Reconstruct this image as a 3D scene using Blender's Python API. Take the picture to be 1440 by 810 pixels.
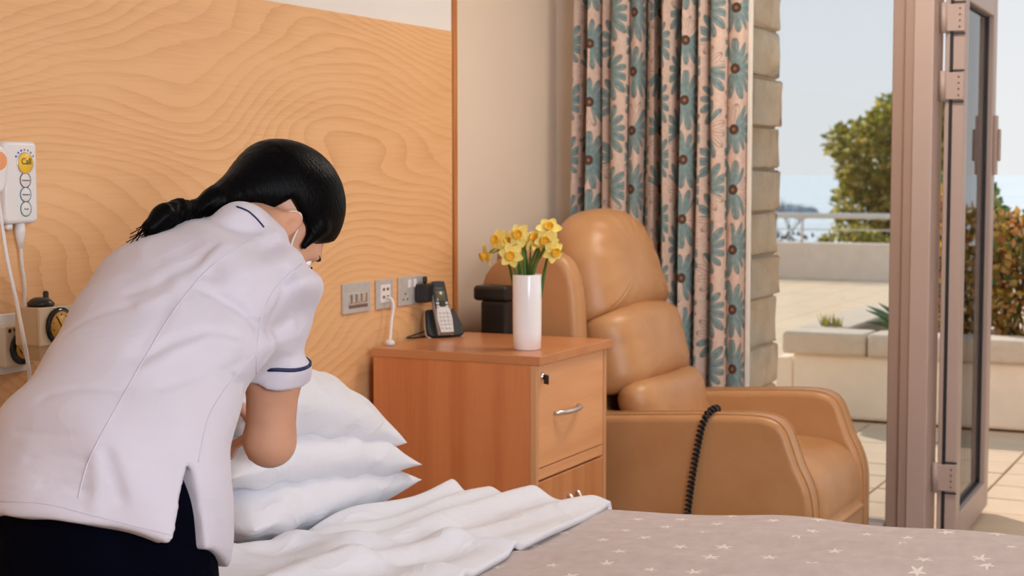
import bpy, bmesh, math, random
import numpy as np
from mathutils import Vector, Matrix
from mathutils.bvhtree import BVHTree

for o in list(bpy.data.objects):
    bpy.data.objects.remove(o, do_unlink=True)
scene = bpy.context.scene
COL = scene.collection
R = math.radians
random.seed(7)

# ------------------------------------------------------------------ camera
EYE = Vector((2.35, 0.0, 1.29))
YAW, PITCH, FPX = R(25.9), R(4.112), 2267.6
cam_d = bpy.data.cameras.new('camera')
cam = bpy.data.objects.new('camera', cam_d)
COL.objects.link(cam)
cam.location = EYE
cam.rotation_euler = (R(90) - PITCH, 0, YAW)
cam_d.sensor_width = 36.0
cam_d.lens = 36.0 * FPX / 1440.0
cam_d.clip_start = 0.05
cam_d.clip_end = 20000
cam_d.dof.use_dof = True
cam_d.dof.focus_distance = 2.9
cam_d.dof.aperture_fstop = 7.5
scene.camera = cam

# ------------------------------------------------------------------ world, sun, exposure
vs = scene.view_settings
vs.view_transform = 'Standard'
vs.look = 'None'
vs.gamma = 1.0
vs.use_curve_mapping = False
vs.exposure = 0.0

world = bpy.data.worlds.new('sky')
scene.world = world
world.use_nodes = True
wn = world.node_tree
wn.nodes.clear()
w_out = wn.nodes.new('ShaderNodeOutputWorld')
w_bg = wn.nodes.new('ShaderNodeBackground')
w_tc = wn.nodes.new('ShaderNodeTexCoord')
w_sep = wn.nodes.new('ShaderNodeSeparateXYZ')
w_rmp = wn.nodes.new('ShaderNodeValToRGB')
w_rmp.color_ramp.elements[0].position = 0.0
w_rmp.color_ramp.elements[0].color = (0.92, 0.925, 0.935, 1)
w_rmp.color_ramp.elements[1].position = 0.9
w_rmp.color_ramp.elements[1].color = (0.50, 0.66, 0.86, 1)
wn.links.new(w_tc.outputs['Generated'], w_sep.inputs[0])
wn.links.new(w_sep.outputs['Z'], w_rmp.inputs[0])
wn.links.new(w_rmp.outputs[0], w_bg.inputs[0])
wn.links.new(w_bg.outputs[0], w_out.inputs[0])
w_bg.inputs['Strength'].default_value = 0.93

def aim(o, direction):
    o.rotation_euler = Vector(direction).to_track_quat('-Z', 'Y').to_euler()

sun_d = bpy.data.lights.new('sun', 'SUN')
sun_d.energy = 4.9
sun_d.angle = R(0.6)
sun_d.color = (1.0, 0.90, 0.80)
sun = bpy.data.objects.new('sun', sun_d)
COL.objects.link(sun)
sun.location = (0, 20, 20)
aim(sun, (0.682, -0.573, -0.454))

# broad fill lamp added at the rear of the room, no window there, and the photographer's softbox right of the camera
def area(name, loc, target, sx, sy, energy, col):
    d = bpy.data.lights.new(name, 'AREA')
    d.shape = 'RECTANGLE'
    d.size, d.size_y, d.energy, d.color = sx, sy, energy, col
    o = bpy.data.objects.new(name, d)
    COL.objects.link(o)
    o.location = loc
    aim(o, Vector(target) - Vector(loc))
    return o
area('rear_fill', (4.4, 0.1, 1.95), (0.3, 4.2, 1.05), 1.6, 1.3, 128, (0.87, 0.96, 1.12))
area('softbox', (2.80, 0.70, 1.50), (0.1, 4.2, 1.05), 0.40, 0.5, 9, (0.94, 0.97, 1.04))

# ------------------------------------------------------------------ node helpers
class NT:
    def __init__(self, name):
        self.m = bpy.data.materials.new(name)
        self.m.use_nodes = True
        self.t = self.m.node_tree
        self.b = self.t.nodes['Principled BSDF']
    def n(self, typ, **kw):
        nd = self.t.nodes.new(typ)
        for k, v in kw.items():
            setattr(nd, k, v)
        return nd
    def l(self, a, b):
        self.t.links.new(a, b)
    def val(self, sock, v):
        if isinstance(v, (int, float)):
            sock.default_value = v
        else:
            self.l(v, sock)
    def math(self, op, a, b=None, c=None):
        nd = self.n('ShaderNodeMath', operation=op)
        self.val(nd.inputs[0], a)
        if b is not None: self.val(nd.inputs[1], b)
        if c is not None: self.val(nd.inputs[2], c)
        return nd.outputs[0]
    def mix(self, fac, a, b, blend='MIX'):
        nd = self.n('ShaderNodeMix', data_type='RGBA', blend_type=blend)
        self.val(nd.inputs[0], fac)
        for i, c in ((6, a), (7, b)):
            if isinstance(c, (tuple, list)):
                nd.inputs[i].default_value = (*c[:3], 1)
            else:
                self.l(c, nd.inputs[i])
        return nd.outputs[2]
    def coords(self, kind='Object', scale=(1, 1, 1), loc=(0, 0, 0), rot=(0, 0, 0)):
        tc = self.n('ShaderNodeTexCoord')
        mp = self.n('ShaderNodeMapping')
        mp.inputs['Scale'].default_value = scale
        mp.inputs['Location'].default_value = loc
        mp.inputs['Rotation'].default_value = rot
        self.l(tc.outputs[kind], mp.inputs[0])
        return mp.outputs[0]
    def noise(self, vec, scale=5, detail=3, rough=0.5, dist=0.0):
        nd = self.n('ShaderNodeTexNoise')
        nd.inputs['Scale'].default_value = scale
        nd.inputs['Detail'].default_value = detail
        nd.inputs['Roughness'].default_value = rough
        nd.inputs['Distortion'].default_value = dist
        self.l(vec, nd.inputs['Vector'])
        return nd.outputs['Fac']
    def ramp(self, fac, *stops):
        nd = self.n('ShaderNodeValToRGB')
        el = nd.color_ramp.elements
        while len(el) < len(stops):
            el.new(0.5)
        for e, (p, c) in zip(el, stops):
            e.position = p
            e.color = (*c[:3], 1) if isinstance(c, (tuple, list)) else (c, c, c, 1)
        self.l(fac, nd.inputs[0])
        return nd.outputs[0]
    def bump(self, h, strength=0.3, dist=0.01):
        nd = self.n('ShaderNodeBump')
        nd.inputs['Strength'].default_value = strength
        nd.inputs['Distance'].default_value = dist
        self.l(h, nd.inputs['Height'])
        self.l(nd.outputs[0], self.b.inputs['Normal'])
    def base(self, c):
        if isinstance(c, (tuple, list)):
            self.b.inputs['Base Color'].default_value = (*c[:3], 1)
        else:
            self.l(c, self.b.inputs['Base Color'])
    def pset(self, **kw):
        for k, v in kw.items():
            self.b.inputs[k.replace('_', ' ')].default_value = v

def srgb(r, g, b):
    def f(v):
        v /= 255.0
        return v / 12.92 if v <= 0.04045 else ((v + 0.055) / 1.055) ** 2.4
    return (f(r), f(g), f(b))

def simple(name, col, rough=0.5, metal=0.0, var=0.06, scale=18, bump=0.0, bscale=120, spec=0.5, coat=0.0):
    m = NT(name)
    v = m.coords()
    nz = m.noise(v, scale, 3)
    dark = tuple(c * (1 - var) for c in col)
    light = tuple(min(1, c * (1 + var)) for c in col)
    m.base(m.ramp(nz, (0.3, dark), (0.7, light)))
    m.pset(Roughness=rough, Metallic=metal)
    m.b.inputs['Specular IOR Level'].default_value = spec
    if coat:
        m.b.inputs['Coat Weight'].default_value = coat
    if bump:
        m.bump(m.noise(v, bscale, 2), bump, 0.002)
    return m.m

def wood(name, c_light, c_dark, along, across, freq, rough=0.45, rings=9.0, seed=0.0, contrast=1.0, fine=160, distort=0.0, coat=0.0, lines=0.0, detail=2.2, sharp=2.2):
    """figured veneer: contour lines of a stretched noise, plus fine pores; along/across are axis indexes"""
    m = NT(name)
    sc = [0.6, 0.6, 0.6]
    sc[along] = freq[0]
    sc[across] = freq[1]
    v = m.coords(scale=sc, loc=(seed, seed * 1.7, seed * 0.6))
    nz = m.noise(v, 1.0, detail, 0.42, distort)
    arg = m.math('MULTIPLY', nz, rings * 6.283)
    if lines:
        sx = m.n('ShaderNodeSeparateXYZ')
        m.l(m.coords(), sx.inputs[0])
        arg = m.math('ADD', arg, m.math('MULTIPLY', sx.outputs[across], lines * 6.283))
    if lines:
        jit = m.noise(m.coords(scale=(1, 2.2, 60)), 1.0, 3, 0.6)
        arg = m.math('ADD', arg, m.math('MULTIPLY', jit, 2.2))
        s = m.math('FRACT', m.math('DIVIDE', arg, 6.283))
        s = m.math('POWER', s, sharp)
        s = m.math('MULTIPLY', s, m.math('MULTIPLY_ADD', m.noise(m.coords(scale=(1, 1.5, 5)), 1.0, 2), 1.8, -0.1))
    else:
        s = m.math('SINE', arg)
        s = m.math('MULTIPLY_ADD', s, 0.5, 0.5)
        s = m.math('POWER', s, sharp)
    fs = [2.0, 2.0, 2.0]
    fs[along] = 6
    fs[across] = fine
    v2 = m.coords(scale=fs)
    pores = m.noise(v2, 1.0, 4, 0.6)
    fs3 = [1.0, 1.0, 1.0]
    fs3[along] = 1.2
    fs3[across] = 7
    big = m.noise(m.coords(scale=fs3), 1.0, 2)
    f = m.math('MULTIPLY', s, 0.62 * contrast)
    f = m.math('ADD', f, m.math('MULTIPLY', m.math('SUBTRACT', pores, 0.45), 0.9 * contrast))
    f = m.math('ADD', f, m.math('MULTIPLY', m.math('SUBTRACT', big, 0.5), 0.5))
    m.base(m.ramp(f, (0.0, c_light), (1.0, c_dark)))
    m.pset(Roughness=rough)
    if coat:
        m.b.inputs['Coat Weight'].default_value = coat
        m.b.inputs['Coat Roughness'].default_value = 0.25
    m.bump(pores, 0.08, 0.001)
    return m.m

M = {}
M['wall'] = simple('painted_wall', srgb(236, 216, 194), 0.75, var=0.015, scale=3, bump=0.08, bscale=220)
M['wall_white'] = simple('white_painted_wall', srgb(232, 225, 218), 0.7, var=0.015, scale=3, bump=0.06, bscale=220)
M['ceiling'] = simple('ceiling_paint', srgb(236, 232, 226), 0.8, var=0.01, scale=2)
M['oak'] = wood('oak_veneer', srgb(236, 184, 130), srgb(206, 142, 84), 1, 2, (0.75, 2.1), 0.42, rings=34, seed=4.1, contrast=0.80, distort=0.0, lines=34, detail=1.6, sharp=2.6)
M['oak_trim'] = wood('oak_trim', srgb(205, 135, 70), srgb(170, 95, 42), 2, 1, (0.9, 20), 0.45, rings=3)
M['beech_v'] = wood('beech_upright', srgb(216, 136, 82), srgb(190, 102, 54), 2, 0, (0.5, 9), 0.42, rings=2.2, seed=5, contrast=0.75, fine=90)
M['beech_vy'] = wood('beech_upright_front', srgb(212, 146, 94), srgb(186, 112, 64), 2, 1, (0.5, 9), 0.42, rings=2.2, seed=8, contrast=0.75, fine=90)
M['beech_h'] = wood('beech_level', srgb(236, 174, 122), srgb(212, 144, 94), 1, 2, (0.8, 7), 0.40, rings=2.5, seed=3, contrast=0.7, fine=110)
M['beech_top'] = wood('beech_top', srgb(206, 138, 88), srgb(184, 112, 66), 0, 1, (0.8, 7), 0.32, rings=2.5, seed=4, contrast=0.6, fine=110, coat=0.15)
M['beech_edge'] = wood('beech_edging', srgb(214, 158, 110), srgb(196, 132, 84), 2, 0, (0.8, 15), 0.4, rings=2, contrast=0.4)
M['floor'] = simple('vinyl_floor', srgb(160, 146, 130), 0.45, var=0.06, scale=6)
M['white_plastic'] = simple('white_plastic', srgb(232, 226, 222), 0.35, var=0.01)
M['cream_plastic'] = simple('cream_plastic', srgb(222, 200, 168), 0.4, var=0.015)
M['cream_plastic2'] = simple('beige_plastic', srgb(204, 172, 132), 0.45, var=0.02)
M['brushed'] = simple('brushed_steel', srgb(206, 202, 196), 0.38, metal=0.35, var=0.05, scale=60)
M['chrome'] = simple('chrome', (0.85, 0.84, 0.82), 0.14, metal=1.0, var=0.02)
M['satin'] = simple('satin_chrome', (0.78, 0.75, 0.72), 0.28, metal=1.0, var=0.02)
M['black'] = simple('black_plastic', (0.012, 0.012, 0.013), 0.32, var=0.1)
M['black_rubber'] = simple('black_rubber', (0.010, 0.010, 0.011), 0.6, var=0.1)
M['black_gloss'] = simple('black_gloss', (0.006, 0.006, 0.007), 0.12, var=0.05)
M['grey_dark'] = simple('dark_grey', (0.08, 0.07, 0.065), 0.5)
M['lcd'] = simple('phone_screen', srgb(92, 88, 66), 0.2, var=0.03)
M['silver'] = simple('silver_plastic', srgb(190, 184, 180), 0.35, metal=0.3, var=0.03)
M['keypad'] = simple('keypad_plastic', srgb(205, 200, 196), 0.4, var=0.02)
M['ceramic'] = simple('white_ceramic', srgb(246, 243, 243), 0.22, var=0.01)
M['yellow_btn'] = simple('yellow_button', srgb(244, 196, 60), 0.4, var=0.02)
M['orange_btn'] = simple('orange_button', srgb(240, 160, 105), 0.4, var=0.03)
M['ring_maroon'] = simple('maroon_print', srgb(120, 70, 75), 0.5)
M['ring_blue'] = simple('blue_print', srgb(70, 120, 150), 0.5)
M['ring_green'] = simple('green_print', srgb(60, 130, 105), 0.5)
M['ink'] = simple('black_print', (0.02, 0.02, 0.02), 0.5)
M['ink_grey'] = simple('grey_print', (0.28, 0.28, 0.28), 0.5)
M['ink_blue'] = simple('blue_ink', srgb(60, 90, 180), 0.5)
M['brown_plastic'] = simple('brown_label', srgb(120, 92, 72), 0.5)
M['dial_yellow'] = simple('dial_face', srgb(214, 160, 60), 0.4, var=0.08, scale=80)
M['dial_red'] = simple('dial_red', srgb(190, 70, 40), 0.4)
M['olive'] = simple('olive_plastic', srgb(176, 150, 30), 0.4, var=0.1)
M['navy'] = simple('navy_piping', srgb(24, 32, 74), 0.6)
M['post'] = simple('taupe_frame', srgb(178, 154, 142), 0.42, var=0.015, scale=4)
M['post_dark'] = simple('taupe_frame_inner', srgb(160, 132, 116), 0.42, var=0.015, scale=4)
_dm = NT('fill_diffuser_glow')
_dm.base((0.9, 0.88, 0.84))
_dm.b.inputs['Emission Color'].default_value = (1.0, 0.92, 0.8, 1)
_dm.b.inputs['Emission Strength'].default_value = 2.0  # glowing face of the added overhead fill panel
M['fill_diffuser'] = _dm.m
M['gasket'] = simple('black_gasket', (0.012, 0.012, 0.013), 0.5)

def leather():
    m = NT('tan_leather')
    v = m.coords()
    a = m.noise(v, 6, 3)
    m.base(m.ramp(a, (0.3, srgb(184, 130, 82)), (0.7, srgb(196, 145, 97))))
    vor = m.n('ShaderNodeTexVoronoi')
    vor.inputs['Scale'].default_value = 420
    m.l(v, vor.inputs['Vector'])
    big = m.noise(v, 14, 3)
    h = m.math('ADD', m.math('MULTIPLY', vor.outputs['Distance'], 0.10), m.math('MULTIPLY', big, 0.9))
    m.bump(h, 0.34, 0.008)
    m.pset(Roughness=0.38)
    m.b.inputs['Specular IOR Level'].default_value = 0.5
    return m.m
M['leather'] = leather()

def cloth(name, col, weave=900, wr=0.5, wscale=(9, 9, 9), rough=0.85, trans=0.0, dist=0.02, crease=0.35, sheen=0.15):
    m = NT(name)
    v = m.coords()
    m.base(col)
    v2 = m.coords(scale=wscale)
    big = m.noise(v2, 1.0, 3, 0.5, 0.6)
    fine = m.noise(v, weave, 1)
    rg = m.noise(m.coords(scale=tuple(q * 0.9 for q in wscale), rot=(0.5, 0.3, 0.9)), 1.0, 2, 0.5, 0.9)
    rg = m.math('SUBTRACT', 1.0, m.math('ABSOLUTE', m.math('MULTIPLY_ADD', rg, 2.0, -1.0)))
    rg = m.math('POWER', rg, 6.0)
    h = m.math('ADD', m.math('ADD', big, m.math('MULTIPLY', rg, crease)), m.math('MULTIPLY', fine, 0.02))
    m.bump(h, wr, dist)
    m.pset(Roughness=rough)
    m.b.inputs['Sheen Weight'].default_value = sheen
    return m
M['tunic'] = cloth('white_tunic_cloth', srgb(208, 200, 208), wr=0.34, wscale=(6, 4, 9), dist=0.02, crease=0.10).m
M['linen'] = cloth('white_linen', srgb(228, 227, 232), wr=0.45, wscale=(9, 6, 9), dist=0.02, crease=0.22).m
M['linen_grey'] = cloth('pale_blue_grey_sheet', srgb(190, 202, 212), wr=0.2).m
M['trouser'] = cloth('navy_trousers', srgb(4, 5, 16), wr=0.3, sheen=0.0).m
M['trouser'].node_tree.nodes['Principled BSDF'].inputs['Specular IOR Level'].default_value = 0.03
M['lining'] = cloth('curtain_lining', srgb(232, 220, 205), wr=0.2).m
M['mask'] = cloth('pale_blue_mask', srgb(196, 220, 228), wr=0.3, wscale=(2, 2, 160)).m
M['skin'] = simple('skin', srgb(206, 152, 122), 0.48, var=0.05, scale=22, bump=0.1, bscale=300)
M['skin'].node_tree.nodes['Principled BSDF'].inputs['Subsurface Weight'].default_value = 0.12
M['skin'].node_tree.nodes['Principled BSDF'].inputs['Subsurface Radius'].default_value = (0.012, 0.005, 0.003)

def hairmat():
    m = NT('black_hair')
    v = m.coords(scale=(60, 60, 9), rot=(0.8, 0.2, 0.3))
    nz = m.noise(v, 6, 4, 0.6)
    m.base(m.ramp(nz, (0.35, (0.0008, 0.0008, 0.0011)), (0.75, (0.004, 0.0035, 0.0035))))
    m.pset(Roughness=0.32)
    m.b.inputs['Specular IOR Level'].default_value = 0.05
    m.bump(nz, 0.4, 0.003)
    return m.m
M['hair'] = hairmat()

def glassmat(name, tint):
    m = NT(name)
    t = m.t
    t.nodes.remove(m.b)
    out = [n for n in t.nodes if n.type == 'OUTPUT_MATERIAL'][0]
    tr = m.n('ShaderNodeBsdfTransparent')
    tr.inputs[0].default_value = (*tint, 1)
    gl = m.n('ShaderNodeBsdfGlossy')
    gl.inputs['Roughness'].default_value = 0.02
    fr = m.n('ShaderNodeFresnel')
    fr.inputs[0].default_value = 1.45
    mx = m.n('ShaderNodeMixShader')
    m.l(fr.outputs[0], mx.inputs[0])
    m.l(tr.outputs[0], mx.inputs[1])
    m.l(gl.outputs[0], mx.inputs[2])
    m.l(mx.outputs[0], out.inputs[0])
    return m.m
M['glass'] = glassmat('window_glass', (0.93, 0.955, 0.965))

def lattice_print(m, uv_u, uv_v, pu, pv, stagger=0.5, jitter=0.0):
    """returns local x, y (metres) from the centre of each repeat and a cell hash"""
    cu = m.math('DIVIDE', uv_u, pu)
    col = m.math('FLOOR', cu)
    fu = m.math('SUBTRACT', m.math('FRACT', cu), 0.5)
    odd = m.math('MODULO', m.math('ABSOLUTE', col), 2.0)
    cv = m.math('ADD', m.math('DIVIDE', uv_v, pv), m.math('MULTIPLY', odd, stagger))
    row = m.math('FLOOR', cv)
    fv = m.math('SUBTRACT', m.math('FRACT', cv), 0.5)
    comb = m.n('ShaderNodeCombineXYZ')
    m.l(col, comb.inputs[0]); m.l(row, comb.inputs[1])
    wnz = m.n('ShaderNodeTexWhiteNoise', noise_dimensions='2D')
    m.l(comb.outputs[0], wnz.inputs['Vector'])
    x = m.math('MULTIPLY', fu, pu)
    y = m.math('MULTIPLY', fv, pv)
    if jitter:
        sp = m.n('ShaderNodeSeparateColor')
        m.l(wnz.outputs['Color'], sp.inputs[0])
        x = m.math('ADD', x, m.math('MULTIPLY', m.math('SUBTRACT', sp.outputs[0], 0.5), jitter))
        y = m.math('ADD', y, m.math('MULTIPLY', m.math('SUBTRACT', sp.outputs[1], 0.5), jitter))
    return x, y, wnz.outputs['Value']

def curtain_mat():
    m = NT('daisy_print_curtain')
    tc = m.n('ShaderNodeTexCoord')
    sp = m.n('ShaderNodeSeparateXYZ')
    m.l(tc.outputs['UV'], sp.inputs[0])
    x, y, h = lattice_print(m, sp.outputs[0], sp.outputs[1], 0.165, 0.205, 0.5)
    r = m.math('SQRT', m.math('ADD', m.math('MULTIPLY', x, x), m.math('MULTIPLY', y, y)))
    th = m.math('ADD', m.math('ARCTAN2', y, x), m.math('MULTIPLY', h, 6.28))
    pet = m.math('ABSOLUTE', m.math('COSINE', m.math('MULTIPLY', th, 6.5)))
    wob = m.math('MULTIPLY_ADD', m.math('SINE', m.math('ADD', m.math('MULTIPLY', th, 2.0), m.math('MULTIPLY', h, 20.0))), 0.012, 0.094)
    edge = m.math('MULTIPLY', wob, m.math('MULTIPLY_ADD', m.math('POWER', pet, 0.6), 0.60, 0.40))
    inside = m.math('LESS_THAN', r, edge)
    outline = m.math('LESS_THAN', m.math('ABSOLUTE', m.math('SUBTRACT', r, edge)), 0.0035)
    vein = m.math('GREATER_THAN', pet, 0.972)
    v = m.coords('UV')
    n1 = m.noise(v, 60, 3)
    ground = m.ramp(n1, (0.3, srgb(206, 176, 158)), (0.7, srgb(220, 192, 174)))
    teal = m.ramp(n1, (0.3, srgb(112, 134, 134)), (0.7, srgb(138, 158, 154)))
    white_petal = m.math('LESS_THAN', m.math('SINE', m.math('ADD', th, m.math('MULTIPLY', h, 9.0))), -0.72)
    pc = m.mix(white_petal, teal, ground)
    c = m.mix(inside, ground, pc)
    c = m.mix(m.math('MULTIPLY', m.math('MULTIPLY', vein, inside), 0.35), c, srgb(92, 84, 76))
    c = m.mix(m.math('MULTIPLY', outline, 0.55), c, srgb(110, 84, 68))
    c = m.mix(m.math('LESS_THAN', r, 0.0175), c, srgb(84, 56, 46))
    c = m.mix(m.math('LESS_THAN', r, 0.006), c, srgb(150, 106, 70))
    m.base(c)
    m.pset(Roughness=0.85)
    m.bump(m.noise(v, 700, 1), 0.15, 0.001)
    return m.m
M['curtain'] = curtain_mat()

def duvet_mat():
    m = NT('taupe_star_duvet')
    tc = m.n('ShaderNodeTexCoord')
    sp = m.n('ShaderNodeSeparateXYZ')
    m.l(tc.outputs['UV'], sp.inputs[0])
    x, y, h = lattice_print(m, sp.outputs[0], sp.outputs[1], 0.095, 0.11, 0.5, 0.05)
    r = m.math('SQRT', m.math('ADD', m.math('MULTIPLY', x, x), m.math('MULTIPLY', y, y)))
    th = m.math('ADD', m.math('ARCTAN2', y, x), m.math('MULTIPLY', h, 6.28))
    # five pointed star: distance limit varies linearly between tip and notch
    ph = m.math('ABSOLUTE', m.math('SUBTRACT', m.math('FRACT', m.math('DIVIDE', th, 1.2566)), 0.5))
    lim = m.math('MULTIPLY_ADD', m.math('POWER', m.math('MULTIPLY', ph, 2.0), 1.6), 0.0115, 0.0055)
    size = m.math('MULTIPLY_ADD', h, 0.5, 0.75)
    star = m.math('LESS_THAN', r, m.math('MULTIPLY', lim, size))
    v = m.coords('UV')
    n1 = m.noise(v, 30, 4)
    ground = m.ramp(n1, (0.3, srgb(188, 168, 160)), (0.7, srgb(200, 182, 175)))
    m.base(m.mix(m.math('MULTIPLY', star, 0.85), ground, srgb(236, 224, 212)))
    m.pset(Roughness=0.85)
    m.b.inputs['Sheen Weight'].default_value = 0.15
    m.bump(m.noise(m.coords('UV', scale=(7, 16, 1)), 1.0, 3, 0.5, 0.6), 0.3, 0.02)
    return m.m
M['duvet'] = duvet_mat()

def stone_mat():
    m = NT('rough_sandstone')
    v = m.coords()
    a = m.noise(v, 9, 5, 0.6)
    isl = m.n('ShaderNodeObjectInfo')
    c = m.ramp(a, (0.3, srgb(216, 186, 150)), (0.55, srgb(238, 212, 178)), (0.8, srgb(226, 204, 182)))
    c = m.mix(m.math('MULTIPLY', isl.outputs['Random'], 0.4), c, srgb(206, 180, 150))
    m.base(c)
    m.pset(Roughness=0.9)
    m.bump(m.noise(v, 40, 5, 0.65), 0.8, 0.012)
    return m.m
M['stone'] = stone_mat()
M['mortar'] = simple('mortar', srgb(206, 184, 156), 0.95, var=0.08, bump=0.5, bscale=60)

def render_mat(name, c, sc=7, bs=45, b=0.4):
    m = NT(name)
    v = m.coords()
    a = m.noise(v, sc, 5, 0.6)
    m.base(m.ramp(a, (0.3, tuple(q * 0.90 for q in c)), (0.7, c)))
    m.pset(Roughness=0.9)
    m.bump(m.noise(v, bs, 4, 0.6), b, 0.006)
    return m.m
M['planter'] = render_mat('planter_render', srgb(246, 226, 202))
M['coping'] = render_mat('planter_coping', srgb(212, 192, 168), 20, 70, 0.6)
M['parapet'] = render_mat('parapet_render', srgb(240, 218, 196))
M['soil'] = render_mat('soil', srgb(96, 74, 56), 30, 60, 0.8)
M['tile'] = render_mat('terrace_tile', srgb(212, 184, 152), 3, 60, 0.3)
M['joint'] = render_mat('terrace_joint', srgb(176, 142, 108), 10, 60, 0.3)

def terrace_far():
    m = NT('terrace_far_paving')
    v = m.coords(scale=(1, 1, 1))
    br = m.n('ShaderNodeTexBrick')
    br.offset = 0.0
    br.inputs['Color1'].default_value = (*srgb(222, 192, 156), 1)
    br.inputs['Color2'].default_value = (*srgb(214, 184, 148), 1)
    br.inputs['Mortar'].default_value = (*srgb(186, 154, 120), 1)
    br.inputs['Scale'].default_value = 1.0
    br.inputs['Mortar Size'].default_value = 0.008
    br.inputs['Brick Width'].default_value = 0.42
    br.inputs['Row Height'].default_value = 0.28
    m.l(v, br.inputs['Vector'])
    m.base(br.outputs['Color'])
    m.pset(Roughness=0.85)
    return m.m
M['terrace'] = terrace_far()

def leafmat(name, stops, rough=0.5):
    m = NT(name)
    g = m.n('ShaderNodeNewGeometry')
    m.base(m.ramp(g.outputs['Random Per Island'], *stops))
    m.pset(Roughness=rough)
    tl = m.n('ShaderNodeBsdfTranslucent')
    m.l(m.b.inputs['Base Color'].links[0].from_socket, tl.inputs[0])
    mx = m.n('ShaderNodeMixShader')
    mx.inputs[0].default_value = 0.5
    out = [n for n in m.t.nodes if n.type == 'OUTPUT_MATERIAL'][0]
    m.l(m.b.outputs[0], mx.inputs[1])
    m.l(tl.outputs[0], mx.inputs[2])
    m.l(mx.outputs[0], out.inputs[0])
    return m.m
M['tree_leaf'] = leafmat('tree_leaves', [(0.0, srgb(84, 98, 36)), (0.4, srgb(138, 140, 56)), (0.75, srgb(182, 160, 70)), (1.0, srgb(226, 212, 130))])
M['bush_leaf'] = leafmat('bush_leaves', [(0.0, srgb(74, 86, 34)), (0.25, srgb(120, 104, 40)), (0.5, srgb(214, 176, 76)), (0.75, srgb(196, 116, 72)), (1.0, srgb(240, 216, 140))])
M['blade'] = leafmat('blade_leaves', [(0.0, srgb(62, 106, 66)), (0.6, srgb(96, 136, 80)), (1.0, srgb(170, 170, 96))])
M['tuft'] = leafmat('tuft_leaves', [(0.0, srgb(110, 110, 40)), (1.0, srgb(170, 156, 70))])
M['hedge'] = leafmat('hedge_leaves', [(0.0, srgb(84, 84, 40)), (0.5, srgb(120, 118, 52)), (1.0, srgb(110, 90, 62))])
M['bark'] = simple('bark', srgb(96, 76, 58), 0.9, var=0.2, bump=0.6, bscale=50)
M['twig'] = simple('twig', srgb(150, 146, 140), 0.9, var=0.1)
M['petal'] = simple('daffodil_petal', srgb(250, 226, 124), 0.5, var=0.08, scale=60)
M['corona'] = simple('daffodil_corona', srgb(246, 190, 44), 0.5, var=0.08, scale=90)
M['stem'] = simple('daffodil_stem', srgb(84, 118, 44), 0.5, var=0.15, scale=50)
M['sheath'] = simple('papery_sheath', srgb(196, 160, 92), 0.7, var=0.15, scale=80)
M['sea'] = simple('sea_water', srgb(212, 218, 220), 0.9, var=0.06, scale=0.01, bump=0.0, spec=0.0)
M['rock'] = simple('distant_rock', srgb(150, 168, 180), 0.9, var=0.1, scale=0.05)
M['rail'] = simple('pale_metal_rail', srgb(214, 206, 198), 0.4, var=0.03)

# ------------------------------------------------------------------ object helpers
ORG = {}

def thing(name, label, cat, loc, group=None):
    o = bpy.data.objects.new(name, None)
    COL.objects.link(o)
    o.location = loc
    o.empty_display_size = 0.1
    o['label'] = label
    o['category'] = cat
    if group: o['group'] = group
    ORG[o] = Vector(loc)
    return o

def link(name, me, mat, parent=None, smooth=False, recentre=True, kind=None):
    """one mesh object; vertex coordinates come in world space, the origin is moved to the base"""
    if mat is not None and len(me.materials) == 0:
        for mm in (mat if isinstance(mat, (list, tuple)) else [mat]):
            me.materials.append(mm)
    if smooth:
        me.polygons.foreach_set('use_smooth', [True] * len(me.polygons))
    n = len(me.vertices)
    co = np.empty(n * 3)
    me.vertices.foreach_get('co', co)
    co = co.reshape(-1, 3)
    lo, hi = co.min(0), co.max(0)
    org = Vector(((lo[0] + hi[0]) / 2, (lo[1] + hi[1]) / 2, lo[2]))
    co = co - np.array(org)
    me.vertices.foreach_set('co', co.ravel())
    me.update()
    o = bpy.data.objects.new(name, me)
    COL.objects.link(o)
    ORG[o] = org
    if parent is not None:
        o.parent = parent
        o.location = org - ORG[parent]
    else:
        o.location = org
    if kind: o['kind'] = kind
    return o

def tag(o, label, cat, group=None):
    o['label'] = label
    o['category'] = cat
    if group: o['group'] = group
    return o

def struct(o, label=None):
    o['kind'] = 'structure'
    if label: o['label'] = label
    return o

def mk(name, verts, faces, mat, parent=None, smooth=False, kind=None, uv=None):
    me = bpy.data.meshes.new(name)
    me.from_pydata([tuple(v) for v in verts], [], faces)
    me.validate(clean_customdata=False)
    if uv is not None:
        l = me.uv_layers.new(name='UVMap')
        for lp in me.loops:
            l.data[lp.index].uv = uv[lp.vertex_index]
    return link(name, me, mat, parent, smooth, kind=kind)

def from_bm(name, bm, mat, parent=None, smooth=False, kind=None):
    bmesh.ops.recalc_face_normals(bm, faces=bm.faces[:])
    me = bpy.data.meshes.new(name)
    bm.to_mesh(me)
    bm.free()
    return link(name, me, mat, parent, smooth, kind=kind)

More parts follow.
